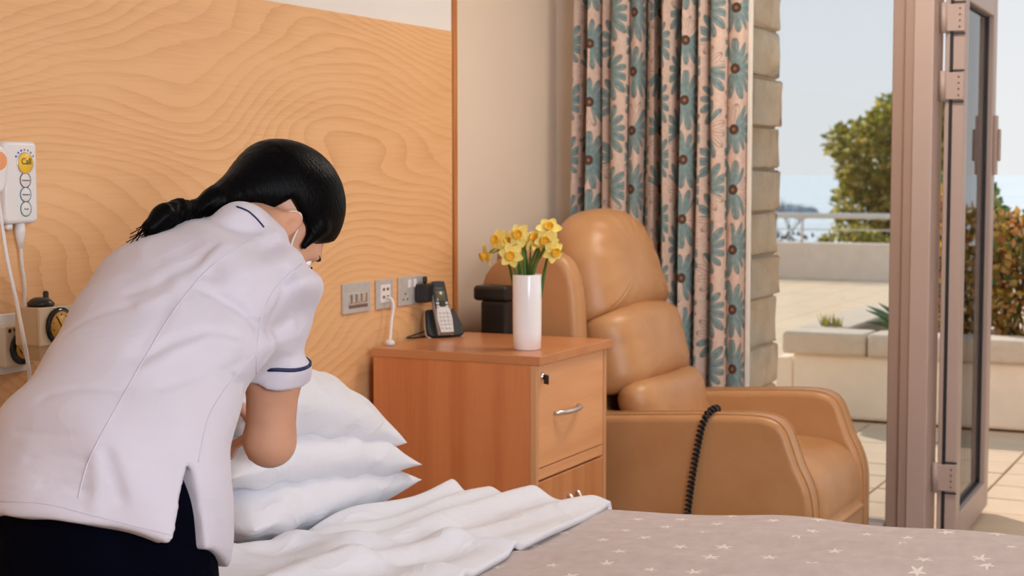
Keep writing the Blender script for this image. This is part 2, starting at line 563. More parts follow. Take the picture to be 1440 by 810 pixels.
def box_bm(bm, lo, hi, bevel=0.0, seg=2, rotz=0.0, about=None):
    lo, hi = Vector(lo), Vector(hi)
    r = bmesh.ops.create_cube(bm, size=1.0)
    vs_ = r['verts']
    c = (lo + hi) / 2
    s = hi - lo
    for v in vs_:
        v.co = Vector((v.co.x * s.x, v.co.y * s.y, v.co.z * s.z)) + c
    if bevel:
        es = list({e for v in vs_ for e in v.link_edges})
        bv = bmesh.ops.bevel(bm, geom=es, offset=bevel, segments=seg, affect='EDGES', profile=0.5)
        vs_ = list({v for f in bv['faces'] for v in f.verts} | {v for v in vs_ if v.is_valid})
    if rotz:
        bmesh.ops.rotate(bm, verts=[v for v in vs_ if v.is_valid], cent=about or c, matrix=Matrix.Rotation(rotz, 3, 'Z'))
    return bm

def box(name, lo, hi, mat, parent=None, bevel=0.0, seg=2, rotz=0.0, about=None, kind=None):
    bm = bmesh.new()
    box_bm(bm, lo, hi, bevel, seg, rotz, about)
    return from_bm(name, bm, mat, parent, smooth=False, kind=kind)

def tube_geo(pts, rad, n=8, cap=True):
    pts = [Vector(p) for p in pts]
    if not isinstance(rad, (list, tuple)):
        rad = [rad] * len(pts)
    tang = []
    for i in range(len(pts)):
        a = pts[max(0, i - 1)]
        b = pts[min(len(pts) - 1, i + 1)]
        d = (b - a)
        tang.append(d.normalized() if d.length > 1e-9 else Vector((0, 0, 1)))
    up = Vector((0, 0, 1)) if abs(tang[0].z) < 0.9 else Vector((1, 0, 0))
    nrm = (up - tang[0] * up.dot(tang[0])).normalized()
    V, F = [], []
    for i, p in enumerate(pts):
        if i:
            nrm = nrm - tang[i] * nrm.dot(tang[i])
            nrm = nrm.normalized() if nrm.length > 1e-6 else Vector((1, 0, 0))
        bn = tang[i].cross(nrm)
        for k in range(n):
            a = 2 * math.pi * k / n
            V.append(p + (nrm * math.cos(a) + bn * math.sin(a)) * rad[i])
    for i in range(len(pts) - 1):
        for k in range(n):
            k2 = (k + 1) % n
            F.append((i * n + k, i * n + k2, (i + 1) * n + k2, (i + 1) * n + k))
    if cap:
        F.append(tuple(range(n))[::-1])
        F.append(tuple((len(pts) - 1) * n + k for k in range(n)))
    return V, F

def tube(name, pts, rad, mat, parent=None, n=8, kind=None):
    V, F = tube_geo(pts, rad, n)
    return mk(name, V, F, mat, parent, smooth=True, kind=kind)

def spline(pts, per=6, closed=False):
    """Catmull-Rom through the points"""
    P = [Vector(p) for p in pts]
    n = len(P)
    out = []
    rng = n if closed else n - 1
    for i in range(rng):
        p0 = P[(i - 1) % n] if closed or i > 0 else P[0]
        p1 = P[i]
        p2 = P[(i + 1) % n]
        p3 = P[(i + 2) % n] if closed or i + 2 < n else P[n - 1]
        for k in range(per):
            t = k / per
            out.append(0.5 * ((2 * p1) + (p2 - p0) * t + (2 * p0 - 5 * p1 + 4 * p2 - p3) * t * t + (3 * p1 - p0 - 3 * p2 + p3) * t ** 3))
    if not closed:
        out.append(P[-1])
    return out

def lathe(name, prof, centre, mat, parent=None, n=24, axis=(0, 0, 1), smooth=True, kind=None):
    """prof = (radius, height) pairs along the axis"""
    ax = Vector(axis).normalized()
    q = Vector((0, 0, 1)).rotation_difference(ax)
    V, F = [], []
    for r, h in prof:
        for k in range(n):
            a = 2 * math.pi * k / n
            V.append(Vector(centre) + q @ Vector((r * math.cos(a), r * math.sin(a), h)))
    for i in range(len(prof) - 1):
        for k in range(n):
            k2 = (k + 1) % n
            F.append((i * n + k, i * n + k2, (i + 1) * n + k2, (i + 1) * n + k))
    F.append(tuple(range(n))[::-1])
    F.append(tuple((len(prof) - 1) * n + k for k in range(n)))
    o = mk(name, V, F, mat, parent, smooth=False, kind=kind)
    if smooth:
        for p in o.data.polygons:
            p.use_smooth = len(p.vertices) == 4
    return o

def offset_poly(P, d):
    """inset a counter-clockwise 2D polygon"""
    n = len(P)
    out = []
    for i in range(n):
        a, b, c = P[i - 1], P[i], P[(i + 1) % n]
        t1 = (b - a); t2 = (c - b)
        t1 = t1.normalized() if t1.length > 1e-9 else Vector((1, 0))
        t2 = t2.normalized() if t2.length > 1e-9 else t1
        n1 = Vector((-t1.y, t1.x)); n2 = Vector((-t2.y, t2.x))
        m = n1 + n2
        m = m.normalized() if m.length > 1e-6 else n1
        k = max(0.5, m.dot(n1))
        out.append(b + m * (d / k))
    return out

def area2(P):
    return sum(P[i - 1].x * P[i].y - P[i].x * P[i - 1].y for i in range(len(P))) / 2

def slab(name, outline, frame, t0, t1, rnd, mat, parent=None, seg=4, smooth_out=4, bulge=0.0, kind=None):
    """outline (u,v) extruded from t0 to t1 along the frame normal with rounded rims. frame=(origin,eu,ev,en)"""
    P = [Vector(p) for p in outline]
    if smooth_out:
        P = [Vector((q.x, q.y)) for q in spline([Vector((p.x, p.y, 0)) for p in P], smooth_out, True)]
    if area2(P) < 0:
        P.reverse()
    O, eu, ev, en = [Vector(x) for x in frame]
    rings = []
    for k in range(seg + 1):
        a = math.pi / 2 * k / seg
        rings.append((rnd * (1 - math.sin(a)), t0 + rnd * (1 - math.cos(a))))
    for k in range(seg + 1):
        a = math.pi / 2 * k / seg
        rings.append((rnd * (1 - math.cos(a)), t1 - rnd * (1 - math.sin(a))))
    V, F = [], []
    n = len(P)
    for ins, t in rings:
        Q = offset_poly(P, ins)
        for q in Q:
            V.append(O + eu * q.x + ev * q.y + en * t)
    for i in range(len(rings) - 1):
        for k in range(n):
            k2 = (k + 1) % n
            F.append((i * n + k, i * n + k2, (i + 1) * n + k2, (i + 1) * n + k))
    F.append(tuple(range(n))[::-1])
    F.append(tuple((len(rings) - 1) * n + k for k in range(n)))
    bm = bmesh.new()
    bv = [bm.verts.new(v) for v in V]
    for f in F:
        try:
            bm.faces.new([bv[i] for i in f])
        except ValueError:
            pass
    o = from_bm(name, bm, mat, parent, smooth=False, kind=kind)
    for p in o.data.polygons:
        p.use_smooth = len(p.vertices) == 4
    return o

def cushion(name, outline, frame, tf, tb, mat, parent=None, p=2.4, rings=12, wr=0.0, seed=1, smooth_out=5):
    """puffed cushion over an outline, tf deep at the front and tb at the back, pinched along its seam"""
    P = [Vector((a, b, 0)) for a, b in outline]
    P = spline(P, smooth_out, True)
    O, eu, ev, en = [Vector(x) for x in frame]
    n = len(P)
    c = sum(P, Vector()) / n
    rnd = random.Random(seed)
    ph = [rnd.uniform(0, 6.28) for _ in range(6)]
    V, F = [], []
    def put(s, side):
        base = len(V)
        for k, q in enumerate(P):
            w = c + (q - c) * s
            h = (max(0.0, 1 - s ** p)) ** 0.5
            t = tf * h if side > 0 else -tb * h
            if wr:
                a = 2 * math.pi * k / n
                t += wr * s * s * (1 - s ** 8) * side * (math.sin(a * 17 + ph[0]) * 0.6 + math.sin(a * 29 + ph[1]) * 0.4)
            V.append(O + eu * w.x + ev * w.y + en * t)
        return base
    ss = [math.sin(math.pi / 2 * i / rings) for i in range(1, rings + 1)]
    V.append(O + eu * c.x + ev * c.y + en * tf)
    top = [put(s, 1) for s in ss]
    bot = [put(s, -1) for s in ss[:-1]]
    V.append(O + eu * c.x + ev * c.y - en * tb)
    last = len(V) - 1
    for k in range(n):
        k2 = (k + 1) % n
        F.append((0, top[0] + k, top[0] + k2))
        for i in range(len(top) - 1):
            F.append((top[i] + k, top[i + 1] + k, top[i + 1] + k2, top[i] + k2))
        F.append((top[-1] + k, bot[-1] + k, bot[-1] + k2, top[-1] + k2))
        for i in range(len(bot) - 1, 0, -1):
            F.append((bot[i] + k, bot[i - 1] + k, bot[i - 1] + k2, bot[i] + k2))
        F.append((bot[0] + k, last, bot[0] + k2))
    bm = bmesh.new()
    bv = [bm.verts.new(v) for v in V]
    for f in F:
        bm.faces.new([bv[i] for i in f])
    return from_bm(name, bm, mat, parent, smooth=True)

def rrect(x0, y0, x1, y1, r, n=5):
    P = []
    for cx, cy, a0 in ((x1 - r, y0 + r, -90), (x1 - r, y1 - r, 0), (x0 + r, y1 - r, 90), (x0 + r, y0 + r, 180)):
        for k in range(n + 1):
            a = R(a0 + 90 * k / n)
            P.append((cx + r * math.cos(a), cy + r * math.sin(a)))
    return P

def text(name, body, size, loc, xdir, ydir, mat, parent=None, depth=0.0006, align='CENTER'):
    cu = bpy.data.curves.new(name, 'FONT')
    cu.body = body
    cu.size = size
    cu.extrude = depth
    cu.align_x = align
    cu.align_y = 'CENTER'
    cu.resolution_u = 3
    tmp = bpy.data.objects.new(name, cu)
    COL.objects.link(tmp)
    dg = bpy.context.evaluated_depsgraph_get()
    me = bpy.data.meshes.new_from_object(tmp.evaluated_get(dg))
    bpy.data.objects.remove(tmp, do_unlink=True)
    me.materials.clear()
    x, y = Vector(xdir).normalized(), Vector(ydir).normalized()
    z = x.cross(y)
    mat4 = Matrix(((x.x, y.x, z.x, loc[0]), (x.y, y.y, z.y, loc[1]), (x.z, y.z, z.z, loc[2]), (0, 0, 0, 1)))
    me.transform(mat4)
    return link(name, me, mat, parent)

# ---------------- implicit surfaces (for the person, cloth and hair)
def seg(p, a, b, ra, rb):
    a = np.asarray(a, float); b = np.asarray(b, float)
    d = b - a
    t = np.clip(((p - a) @ d) / (d @ d), 0, 1)
    return np.linalg.norm(p - a - t[:, None] * d, axis=1) - (ra + (rb - ra) * t)

def ell(p, c, axes, rad):
    q = (p - np.asarray(c, float)) @ np.asarray(axes, float).T / np.asarray(rad, float)
    k = np.linalg.norm(q, axis=1)
    return (k - 1) * min(rad)

def smin(a, b, k):
    h = np.clip(0.5 + 0.5 * (b - a) / k, 0, 1)
    return b + (a - b) * h - k * h * (1 - h)

def smax(a, b, k):
    return -smin(-a, -b, k)

def loft(p, secs, lat, k=0.03, norm_fix=None):
    """secs = (centre, half width, half depth); lat = lateral axis"""
    lat = np.asarray(lat, float) / np.linalg.norm(lat)
    d = None
    for (c0, a0, b0), (c1, a1, b1) in zip(secs[:-1], secs[1:]):
        c0 = np.asarray(c0, float); c1 = np.asarray(c1, float)
        ax = c1 - c0
        L = np.linalg.norm(ax)
        ax = ax / L
        t = np.clip(((p - c0) @ ax) / L, 0, 1)
        q = p - c0 - (t * L)[:, None] * ax
        nn = np.cross(ax, lat); nn = nn / np.linalg.norm(nn)
        x = q @ lat; y = q @ nn; w = q @ ax
        a = a0 + (a1 - a0) * t; b = b0 + (b1 - b0) * t
        dd = (np.sqrt((x / a) ** 2 + (y / b) ** 2 + (w / b) ** 2) - 1) * np.minimum(a, b)
        d = dd if d is None else smin(d, dd, k)
    return d

def implicit(f, lo, hi, h):
    """surface nets over f(points) < 0, evaluated only near the surface"""
    lo = np.asarray(lo, float)
    B = 8
    n = np.ceil((np.asarray(hi) - lo) / h).astype(int) + 1
    nb = (n + B - 1) // B
    n = nb * B
    idx = np.stack(np.meshgrid(*[np.arange(k) for k in nb], indexing='ij'), -1).reshape(-1, 3)
    cen = lo + (idx * B + (B - 1) / 2) * h
    dc = f(cen)
    act = np.abs(dc) < B * h * 1.35
    G = np.empty(tuple(n), np.float32)
    Gb = G.reshape(nb[0], B, nb[1], B, nb[2], B)
    Gb[:] = np.sign(dc).reshape(nb[0], 1, nb[1], 1, nb[2], 1)
    loc = np.stack(np.meshgrid(*[np.arange(B)] * 3, indexing='ij'), -1).reshape(-1, 3)
    A = idx[act]
    for s in range(0, len(A), 400):
        blk = A[s:s + 400]
        pts = lo + (blk[:, None, :] * B + loc[None]) * h
        v = f(pts.reshape(-1, 3)).reshape(-1, B, B, B)
        for q, bv in zip(blk, v):
            Gb[q[0], :, q[1], :, q[2], :] = bv
    inside = G < 0
    cs = np.array(G.shape) - 1
    size = int(np.prod(cs))
    cid_all, pos_all = [], []
    quads = []
    for ax in range(3):
        sl0 = [slice(None)] * 3; sl1 = [slice(None)] * 3
        sl0[ax] = slice(0, -1); sl1[ax] = slice(1, None)
        cr = inside[tuple(sl0)] != inside[tuple(sl1)]
        e = np.argwhere(cr)
        if len(e) == 0:
            continue
        e1 = e.copy(); e1[:, ax] += 1
        v0 = G[e[:, 0], e[:, 1], e[:, 2]].astype(float); v1 = G[e1[:, 0], e1[:, 1], e1[:, 2]].astype(float)
        t = v0 / (v0 - v1)
        pos = e.astype(float); pos[:, ax] += t
        u, w = (ax + 1) % 3, (ax + 2) % 3
        cells = []
        for du, dw in ((0, 0), (-1, 0), (-1, -1), (0, -1)):
            c = e.copy(); c[:, u] += du; c[:, w] += dw
            cells.append(c)
        ok = np.ones(len(e), bool)
        for c in cells:
            ok &= (c >= 0).all(1) & (c < cs).all(1)
        ids = []
        for c in cells:
            c = c[ok]
            i = (c[:, 0] * cs[1] + c[:, 1]) * cs[2] + c[:, 2]
            ids.append(i)
            cid_all.append(i); pos_all.append(pos[ok])
        q = np.stack(ids, 1)
        fl = v0[ok] > 0
        q[fl] = q[fl][:, ::-1]
        quads.append(q)
    cid = np.concatenate(cid_all); pos = np.concatenate(pos_all); quads = np.concatenate(quads)
    uq, inv = np.unique(cid, return_inverse=True)
    cnt = np.bincount(inv)
    V = np.stack([np.bincount(inv, pos[:, k]) / cnt for k in range(3)], 1)
    lut_q = np.searchsorted(uq, quads)
    return lo + V * h, lut_q

def fast_mesh(name, V, Q):
    me = bpy.data.meshes.new(name)
    me.vertices.add(len(V))
    me.vertices.foreach_set('co', np.asarray(V, np.float32).ravel())
    me.loops.add(Q.size)
    me.loops.foreach_set('vertex_index', Q.astype(np.int32).ravel())
    me.polygons.add(len(Q))
    me.polygons.foreach_set('loop_start', np.arange(0, Q.size, 4, dtype=np.int32))
    me.update(calc_edges=True)
    return me

def imp_obj(name, f, lo, hi, h, mat, parent=None, kind=None):
    V, Q = implicit(f, lo, hi, h)
    me = fast_mesh(name, V, Q)
    o = link(name, me, mat, parent, smooth=True, kind=kind)
    return o, V, Q

# ================================================================== THE ROOM
WY = 5.42            # inner face of the window wall
struct(box('floor', (-0.12, -1.4, -0.1), (4.7, 5.56, 0.0), M['floor']))
struct(box('ceiling', (-0.3, -1.5, 2.55), (4.8, 5.60, 2.65), M['ceiling']))
cl_ = thing('added_fill_panel', 'added unseen fill panel above the armchair end of the room', 'fill light', (1.35, 4.5, 2.50))  # unseen fixture, added to brighten the far wall and armchair
box('fill_frame', (1.05, 4.2, 2.515), (1.65, 4.8, 2.55), M['white_plastic'], cl_, 0.004, 1)
box('fill_diffuser', (1.07, 4.22, 2.510), (1.63, 4.78, 2.515), M['fill_diffuser'], cl_)
_cl = area('added_fill_lamp', (1.35, 4.5, 2.505), (1.35 - 0.001, 4.5, 0.0), 0.56, 0.56, 20, (1.0, 0.93, 0.84))  # added fill lamp under the made-up panel
struct(box('wall_left', (-0.3, -1.4, 0.0), (-0.1, WY + 0.16, 2.55), M['wall']))
struct(box('wall_left_boxing', (-0.1, -1.4, 1.722), (-0.004, 4.433, 2.55), M['wall_white']))
struct(box('wall_back', (-0.1, -1.5, 0.0), (4.7, -1.4, 2.55), M['wall']))
struct(box('wall_right', (4.6, -1.4, 0.0), (4.7, 5.42, 2.55), M['wall']))
bmw = bmesh.new()
box_bm(bmw, (-0.1, WY, 0.0), (0.42, WY + 0.16, 2.55))
box_bm(bmw, (0.42, WY, 2.12), (4.6, WY + 0.16, 2.55))
box_bm(bmw, (3.55, WY, 0.0), (4.6, WY + 0.16, 2.12))
struct(from_bm('wall_far', bmw, M['wall']))

# oak wall panel behind the bed: one broad veneered board, a lower board and a shadow gap strip
panel = thing('wall_panel', 'large oak veneer panel covering the wall behind the bed', 'wall panel', (-0.05, 2.0, 0.0))
box('board', (-0.098, -1.395, 0.0), (0.0, 4.418, 1.722), M['oak'], panel, 0.002, 1)
struct(box('trim_1', (-0.098, 4.421, 0.0), (0.006, 4.443, 2.548), M['oak_trim'], None, 0.002, 1), 'narrow oak trim running up the edge of the panel')

# ------------------------------------------------------------------ windows, post and the open door
w1 = thing('window_1', 'fixed pane between the patterned curtain and the door post', 'window', (0.85, 5.47, 0.0))
del w1['category']
struct(w1)
box('frame_jamb', (0.42, 5.43, 0.0), (0.50, 5.53, 2.12), M['post'], w1, 0.004, 1)
box('frame_sill', (0.50, 5.43, 0.0), (1.12, 5.53, 0.09), M['post'], w1, 0.004, 1)
box('frame_head', (0.50, 5.43, 2.03), (1.12, 5.53, 2.12), M['post'], w1, 0.004, 1)
box('pane', (0.50, 5.475, 0.09), (1.12, 5.483, 2.03), M['glass'], w1)

tr = thing('trim_2', 'wide taupe door post between the fixed pane and the open door', 'post', (1.19, 5.46, 0.0))
del tr['category']
struct(tr)
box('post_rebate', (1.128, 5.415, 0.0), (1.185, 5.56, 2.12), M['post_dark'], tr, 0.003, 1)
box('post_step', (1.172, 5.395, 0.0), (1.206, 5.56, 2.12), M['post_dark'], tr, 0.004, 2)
box('post_face', (1.203, 5.385, 0.0), (1.268, 5.55, 2.12), M['post'], tr, 0.004, 2)

# the open door leaf: local frame, hinge line at (1.295, 5.50), leaf runs outwards
dr = thing('door_1', 'open glazed door folded outwards on its hinges', 'door', (1.31, 5.50, 0.0))
del dr['category']
struct(dr)
DA = R(1.5)
HP = Vector((1.285, 5.49, 0))
def leaf(name, lo, hi, mat, bevel=0.003, parent=dr):
    # lo/hi: x across the thickness (0..0.068), y along the leaf, z up
    return box(name, (HP.x + lo[0], HP.y + lo[1], lo[2]), (HP.x + hi[0], HP.y + hi[1], hi[2]), mat, parent, bevel, 1, DA, HP)
LW, LT = 0.755, 0.064
leaf('hinge_stile', (0, 0, 0.025), (LT, 0.085, 1.985), M['post'])
leaf('lock_stile', (0, LW - 0.085, 0.025), (LT, LW, 1.985), M['post'])
leaf('bottom_rail', (0, 0.085, 0.025), (LT, LW - 0.085, 0.125), M['post'])
leaf('top_rail', (0, 0.085, 1.862), (LT, LW - 0.085, 1.985), M['post'])
leaf('door_pane', (0.026, 0.085, 0.125), (0.038, LW - 0.085, 1.862), M['glass'], 0)
leaf('glazing_gasket', (0.036, LW - 0.094, 0.125), (0.046, LW - 0.0852, 1.862), M['gasket'], 0)
leaf('glazing_gasket', (0.036, 0.0852, 0.125), (0.046, 0.094, 1.862), M['gasket'], 0)
leaf('glazing_gasket', (0.036, 0.094, 0.1252), (0.046, LW - 0.094, 0.132), M['gasket'], 0)
leaf('glazing_gasket', (0.036, 0.094, 1.855), (0.046, LW - 0.094, 1.8618), M['gasket'], 0)
leaf('edge_gasket', (0.016, -0.004, 0.03), (0.027, 0.0005, 1.98), M['gasket'], 0)
for z in (1.80, 1.575, 0.26):
    hg = leaf('hinge', (0.004, -0.012, z - 0.045), (0.064, -0.0045, z + 0.045), M['post'], 0.002)
    lathe('knuckle', [(0.011, -0.05), (0.011, 0.05)], (HP.x - 0.004, HP.y - 0.012, z), M['post'], hg, 14)
    for zz in (-0.054, 0.050):
        box('hinge_gap', (HP.x + 0.018, HP.y - 0.008, z + zz), (HP.x + 0.066, HP.y - 0.001, z + zz + 0.004), M['gasket'], hg)
    for k in range(4):
        lathe('screw', [(0.0035, 0), (0.0025, 0.002)], (HP.x + 0.048, HP.y - 0.0122, z - 0.03 + 0.02 * k), M['brown_plastic'], hg, 8, axis=(0, -1, 0))
hd = leaf('door_handle', (LT, LW - 0.055, 1.28), (LT + 0.014, LW - 0.02, 1.50), M['post'], 0.003)
leaf('lever', (LT + 0.014, LW - 0.046, 1.33), (LT + 0.026, LW - 0.03, 1.45), M['post'], 0.004, hd)

# ------------------------------------------------------------------ terrace
terr = struct(box('floor_terrace', (-30, 5.56, -0.25), (30, 19.9, -0.012), M['terrace']))
tile_me = None
tw, th_ = 0.42, 0.28
for i in range(-1, 5):
    for j in range(0, 9):
        x0, y0 = 1.26 + (i - 2) * tw, 5.68 + j * th_
        o = None
        if tile_me is None:
            o = box('tile', (x0 + 0.004, y0 + 0.004, -0.02), (x0 + tw - 0.004, y0 + th_ - 0.004, 0.0), M['tile'], terr, 0.003, 1)
            tile_me = o.data
            base_org = ORG[o] - Vector((x0, y0, 0))
        else:
            o = bpy.data.objects.new('tile', tile_me)
            COL.objects.link(o)
            o.parent = terr
            o.location = Vector((x0, y0, random.uniform(-0.0015, 0.001))) + base_org - ORG[terr]

# stone pier beside the window
pier = thing('stone_pier', 'rough sandstone pier outside the window beside the curtain', 'pier', (0.5, 5.8, 0.0))
del pier['category']
struct(pier)
box('mortar_core', (0.14, 5.606, 0.0), (0.571, 5.94, 2.6), M['mortar'], pier)
def rock(name, lo, hi, parent, seed):
    rr = random.Random(seed)
    bm = bmesh.new()
    box_bm(bm, lo, hi, 0.008, 2)
    bmesh.ops.subdivide_edges(bm, edges=bm.edges[:], cuts=1, use_grid_fill=True)
    for v in bm.verts:
        v.co += Vector((rr.uniform(-1, 1), rr.uniform(-1, 1), rr.uniform(-0.5, 0.5))) * 0.006
    return from_bm(name, bm, M['stone'], parent, smooth=True)
zz = 0.0
k = 0
rs = random.Random(3)
while zz < 2.55:
    hh = rs.choice([0.165, 0.18, 0.19, 0.155])
    ex = rs.uniform(-0.008, 0.014)
    ym = 5.79 + rs.uniform(-0.05, 0.05)
    sx = 0.34 + rs.uniform(-0.08, 0.08)
    rock('stone', (sx + 0.006, 5.585, zz + 0.005), (0.582 + ex, 5.95, zz + hh - 0.004), pier, k)
    rock('stone', (0.12, 5.60, zz + 0.005), (sx - 0.006, 5.95, zz + hh - 0.004), pier, k + 100)
    zz += hh
    k += 1

# planter: rendered wall, coping stones, soil, plants
PY = 8.28
pl = thing('planter', 'low cream rendered planter wall with a stone coping on the terrace', 'planter', (1.4, PY + 0.9, 0.0))
bm = bmesh.new()
box_bm(bm, (-0.02, PY, 0.0), (5.0, PY + 0.2, 0.34), 0.02, 2)
box_bm(bm, (-0.02, PY + 1.6, 0.0), (5.0, PY + 1.8, 0.36), 0.02, 2)
box_bm(bm, (-0.02, PY + 0.2, 0.0), (0.18, PY + 1.6, 0.36), 0.02, 2)
from_bm('planter_wall', bm, M['planter'], pl)
for x0, x1 in ((-0.07, 0.375), (0.381, 1.30), (1.306, 2.3), (2.306, 3.4), (3.406, 5.0)):
    box('coping_stone', (x0, PY - 0.04, 0.335), (x1, PY + 0.24, 0.455), M['coping'], pl, 0.022, 3)
box('coping_stone', (-0.07, PY + 0.245, 0.36), (0.21, PY + 1.8, 0.455), M['coping'], pl, 0.022, 3)
box('soil', (0.18, PY + 0.2, 0.1), (5.0, PY + 1.6, 0.33), M['soil'], pl)
box('end_pilaster', (-0.12, PY + 0.02, 0.0), (-0.022, PY + 0.4, 0.31), M['planter'], pl, 0.015, 2)

# parapet and rail at the terrace edge
struct(box('wall_parapet', (-30, 19.38, -0.25), (30, 19.62, 0.425), M['parapet'], None, 0.015, 1), 'low pale parapet wall at the far edge of the terrace')
rail = thing('handrail', 'pale metal handrail along the top of the far parapet', 'handrail', (-2.5, 19.5, 0.425))
tube('top_rail', [(-12, 19.5, 0.755), (6, 19.5, 0.755)], 0.035, M['rail'], rail, 10)
for x in (-11.4, -8.6, -5.8, -3.13, -0.2, 2.7, 5.5):
    tube('rail_post', [(x, 19.5, 0.42), (x, 19.5, 0.74)], 0.018, M['rail'], rail, 8)
tube('mid_rail', [(-12, 19.5, 0.585), (6, 19.5, 0.585)], 0.008, M['rail'], rail, 6)

# sea and land
V = [(-9000, 60, -22), (9000, 60, -22), (9000, 12000, -22), (-9000, 12000, -22)]
struct(mk('ground_sea', V, [(0, 1, 2, 3)], M['sea']), 'pale blue sea reaching the horizon')
V = [(-60, 19.62, -0.4), (60, 19.62, -0.4), (60, 32, -1.2), (-60, 32, -1.2), (60, 62, -23), (-60, 62, -23)]
struct(mk('ground_slope', V, [(0, 1, 2, 3), (3, 2, 4, 5)], M['soil']), 'planted slope falling away beyond the parapet')
for i, (x, y, w, h) in enumerate(((-300, 900, 26, 6), (-252, 880, 16, 5))):
    bm = bmesh.new()
    bmesh.ops.create_icosphere(bm, subdivisions=3, radius=1.0)
    rr = random.Random(i)
    for v in bm.verts:
        f = 1 + rr.uniform(-0.16, 0.16)
        v.co = Vector((x + v.co.x * w * f, y + v.co.y * w * 0.5, -22 + v.co.z * h * f))
    ro = from_bm('sea_rock', bm, M['rock'], smooth=True)
    tag(ro, ('larger grey rock out in the pale sea', 'smaller grey rock out in the pale sea')[i], 'rock', 'rocks in the sea')

# ------------------------------------------------------------------ plants
def leaf_quad(V, F, p, d, n, ln, wd):
    s = d.cross(n)
    s = s.normalized() if s.length > 1e-6 else Vector((1, 0, 0))
    b = len(V)
    V += [p, p + d * ln * 0.5 + s * wd * 0.5, p + d * ln, p + d * ln * 0.5 - s * wd * 0.5]
    F.append((b, b + 1, b + 2, b + 3))

def rvec(rr):
    while True:
        v = Vector((rr.uniform(-1, 1), rr.uniform(-1, 1), rr.uniform(-1, 1)))
        if 0.05 < v.length < 1:
            return v

def foliage(name, blobs, count, ln, wd, mat, parent, seed):
    rr = random.Random(seed)
    V, F = [], []
    tot = sum(b[1][0] * b[1][1] * b[1][2] for b in blobs)
    for c, rad in blobs:
        c = Vector(c)
        n = int(count * rad[0] * rad[1] * rad[2] / tot) + 20
        for _ in range(n):
            v = rvec(rr)
            v = v.normalized() * (v.length ** 0.45)
            p = c + Vector((v.x * rad[0], v.y * rad[1], v.z * rad[2]))
            d = (v.normalized() * 0.5 + rvec(rr)).normalized()
            k = rr.uniform(0.6, 1.3)
            leaf_quad(V, F, p, d, rvec(rr), ln * k, wd * k)
    return mk(name, V, F, mat, parent, kind='stuff')

t1 = thing('tree', 'bushy sunlit olive green tree behind the parapet rail', 'tree', (-3.0, 24.0, -0.7))
tube('trunk', [(-3.0, 24, -0.9), (-2.95, 24, 0.3), (-2.85, 24.1, 1.0)], [0.12, 0.09, 0.06], M['bark'], t1, 10)
for e in ((-3.6, 24, 1.7), (-2.4, 24, 1.9), (-3.1, 24, 2.1)):
    tube('branch', [(-2.95, 24, 0.3), ((e[0] - 2.95) / 2, 24, 1.1), e], [0.05, 0.035, 0.015], M['bark'], t1, 6)
foliage('crown', [((-3.0, 24, 1.45), (0.85, 0.9, 0.75)), ((-2.75, 24, 2.0), (0.6, 0.7, 0.48)), ((-3.62, 24, 1.75), (0.40, 0.5, 0.28)), ((-3.2, 24, 0.75), (0.7, 0.8, 0.6)), ((-2.45, 24, 1.4), (0.5, 0.8, 0.9)), ((-2.7, 24, 0.2), (0.8, 0.8, 0.5))],
        10000, 0.13, 0.075, M['tree_leaf'], t1, 11)

# the bare little tree by the rail
bt = thing('bare_tree', 'leafless spindly grey tree beyond the far handrail', 'tree', (-4.35, 23.0, -0.6))
rr = random.Random(5)
def grow(p, d, ln, r, lev, V, F):
    q = p + d * ln
    a, b = tube_geo([p, (p + q) / 2 + rvec(rr) * ln * 0.06, q], [r, r * 0.8, r * 0.6], 5)
    o = len(V)
    V += a
    F += [tuple(i + o for i in f) for f in b]
    if lev > 0:
        for _ in range(3):
            grow(q, (d + rvec(rr) * 0.75).normalized(), ln * rr.uniform(0.6, 0.8), r * 0.6, lev - 1, V, F)
V, F = [], []
base = Vector((-4.35, 23.0, -0.7))
tube('stem', [base, base + Vector((0.02, 0, 0.9))], [0.03, 0.02], M['twig'], bt, 6)
for _ in range(4):
    grow(base + Vector((0.02, 0, 0.88)), Vector((rr.uniform(-0.6, 0.6), rr.uniform(-0.3, 0.3), 1)).normalized(), 0.26, 0.010, 4, V, F)
mk('twigs', V, F, M['twig'], bt, smooth=True, kind='stuff')

# low greenery between parapet and sea
for i, (x, w, h, lab) in enumerate(((-4.9, 0.5, 0.30, 'low green shrub behind the parapet nearest the stone pier'), (-2.95, 0.55, 0.42, 'low leafy shrub behind the parapet under the sunlit tree'))):
    s = thing('low_shrub', lab, 'shrub', (x, 21.4, -0.5), 'low shrubs behind the parapet')
    foliage('foliage', [((x, 21.4, 0.15), (w, 0.4, h))], 1400, 0.09, 0.05, (M['hedge'], M['tree_leaf'])[i], s, 40 + i)
    tube('stem', [(x, 21.4, -0.6), (x, 21.4, 0.1)], 0.03, M['bark'], s, 6)
hb = thing('dry_hedge', 'dry brown hedge just behind the far parapet', 'hedge', (-3.8, 20.6, -0.5))
foliage('foliage', [((-4.0, 20.6, 0.05), (1.6, 0.3, 0.44)), ((-1.5, 20.6, 0.05), (1.6, 0.3, 0.44))], 3000, 0.07, 0.04, M['bark'], hb, 60)

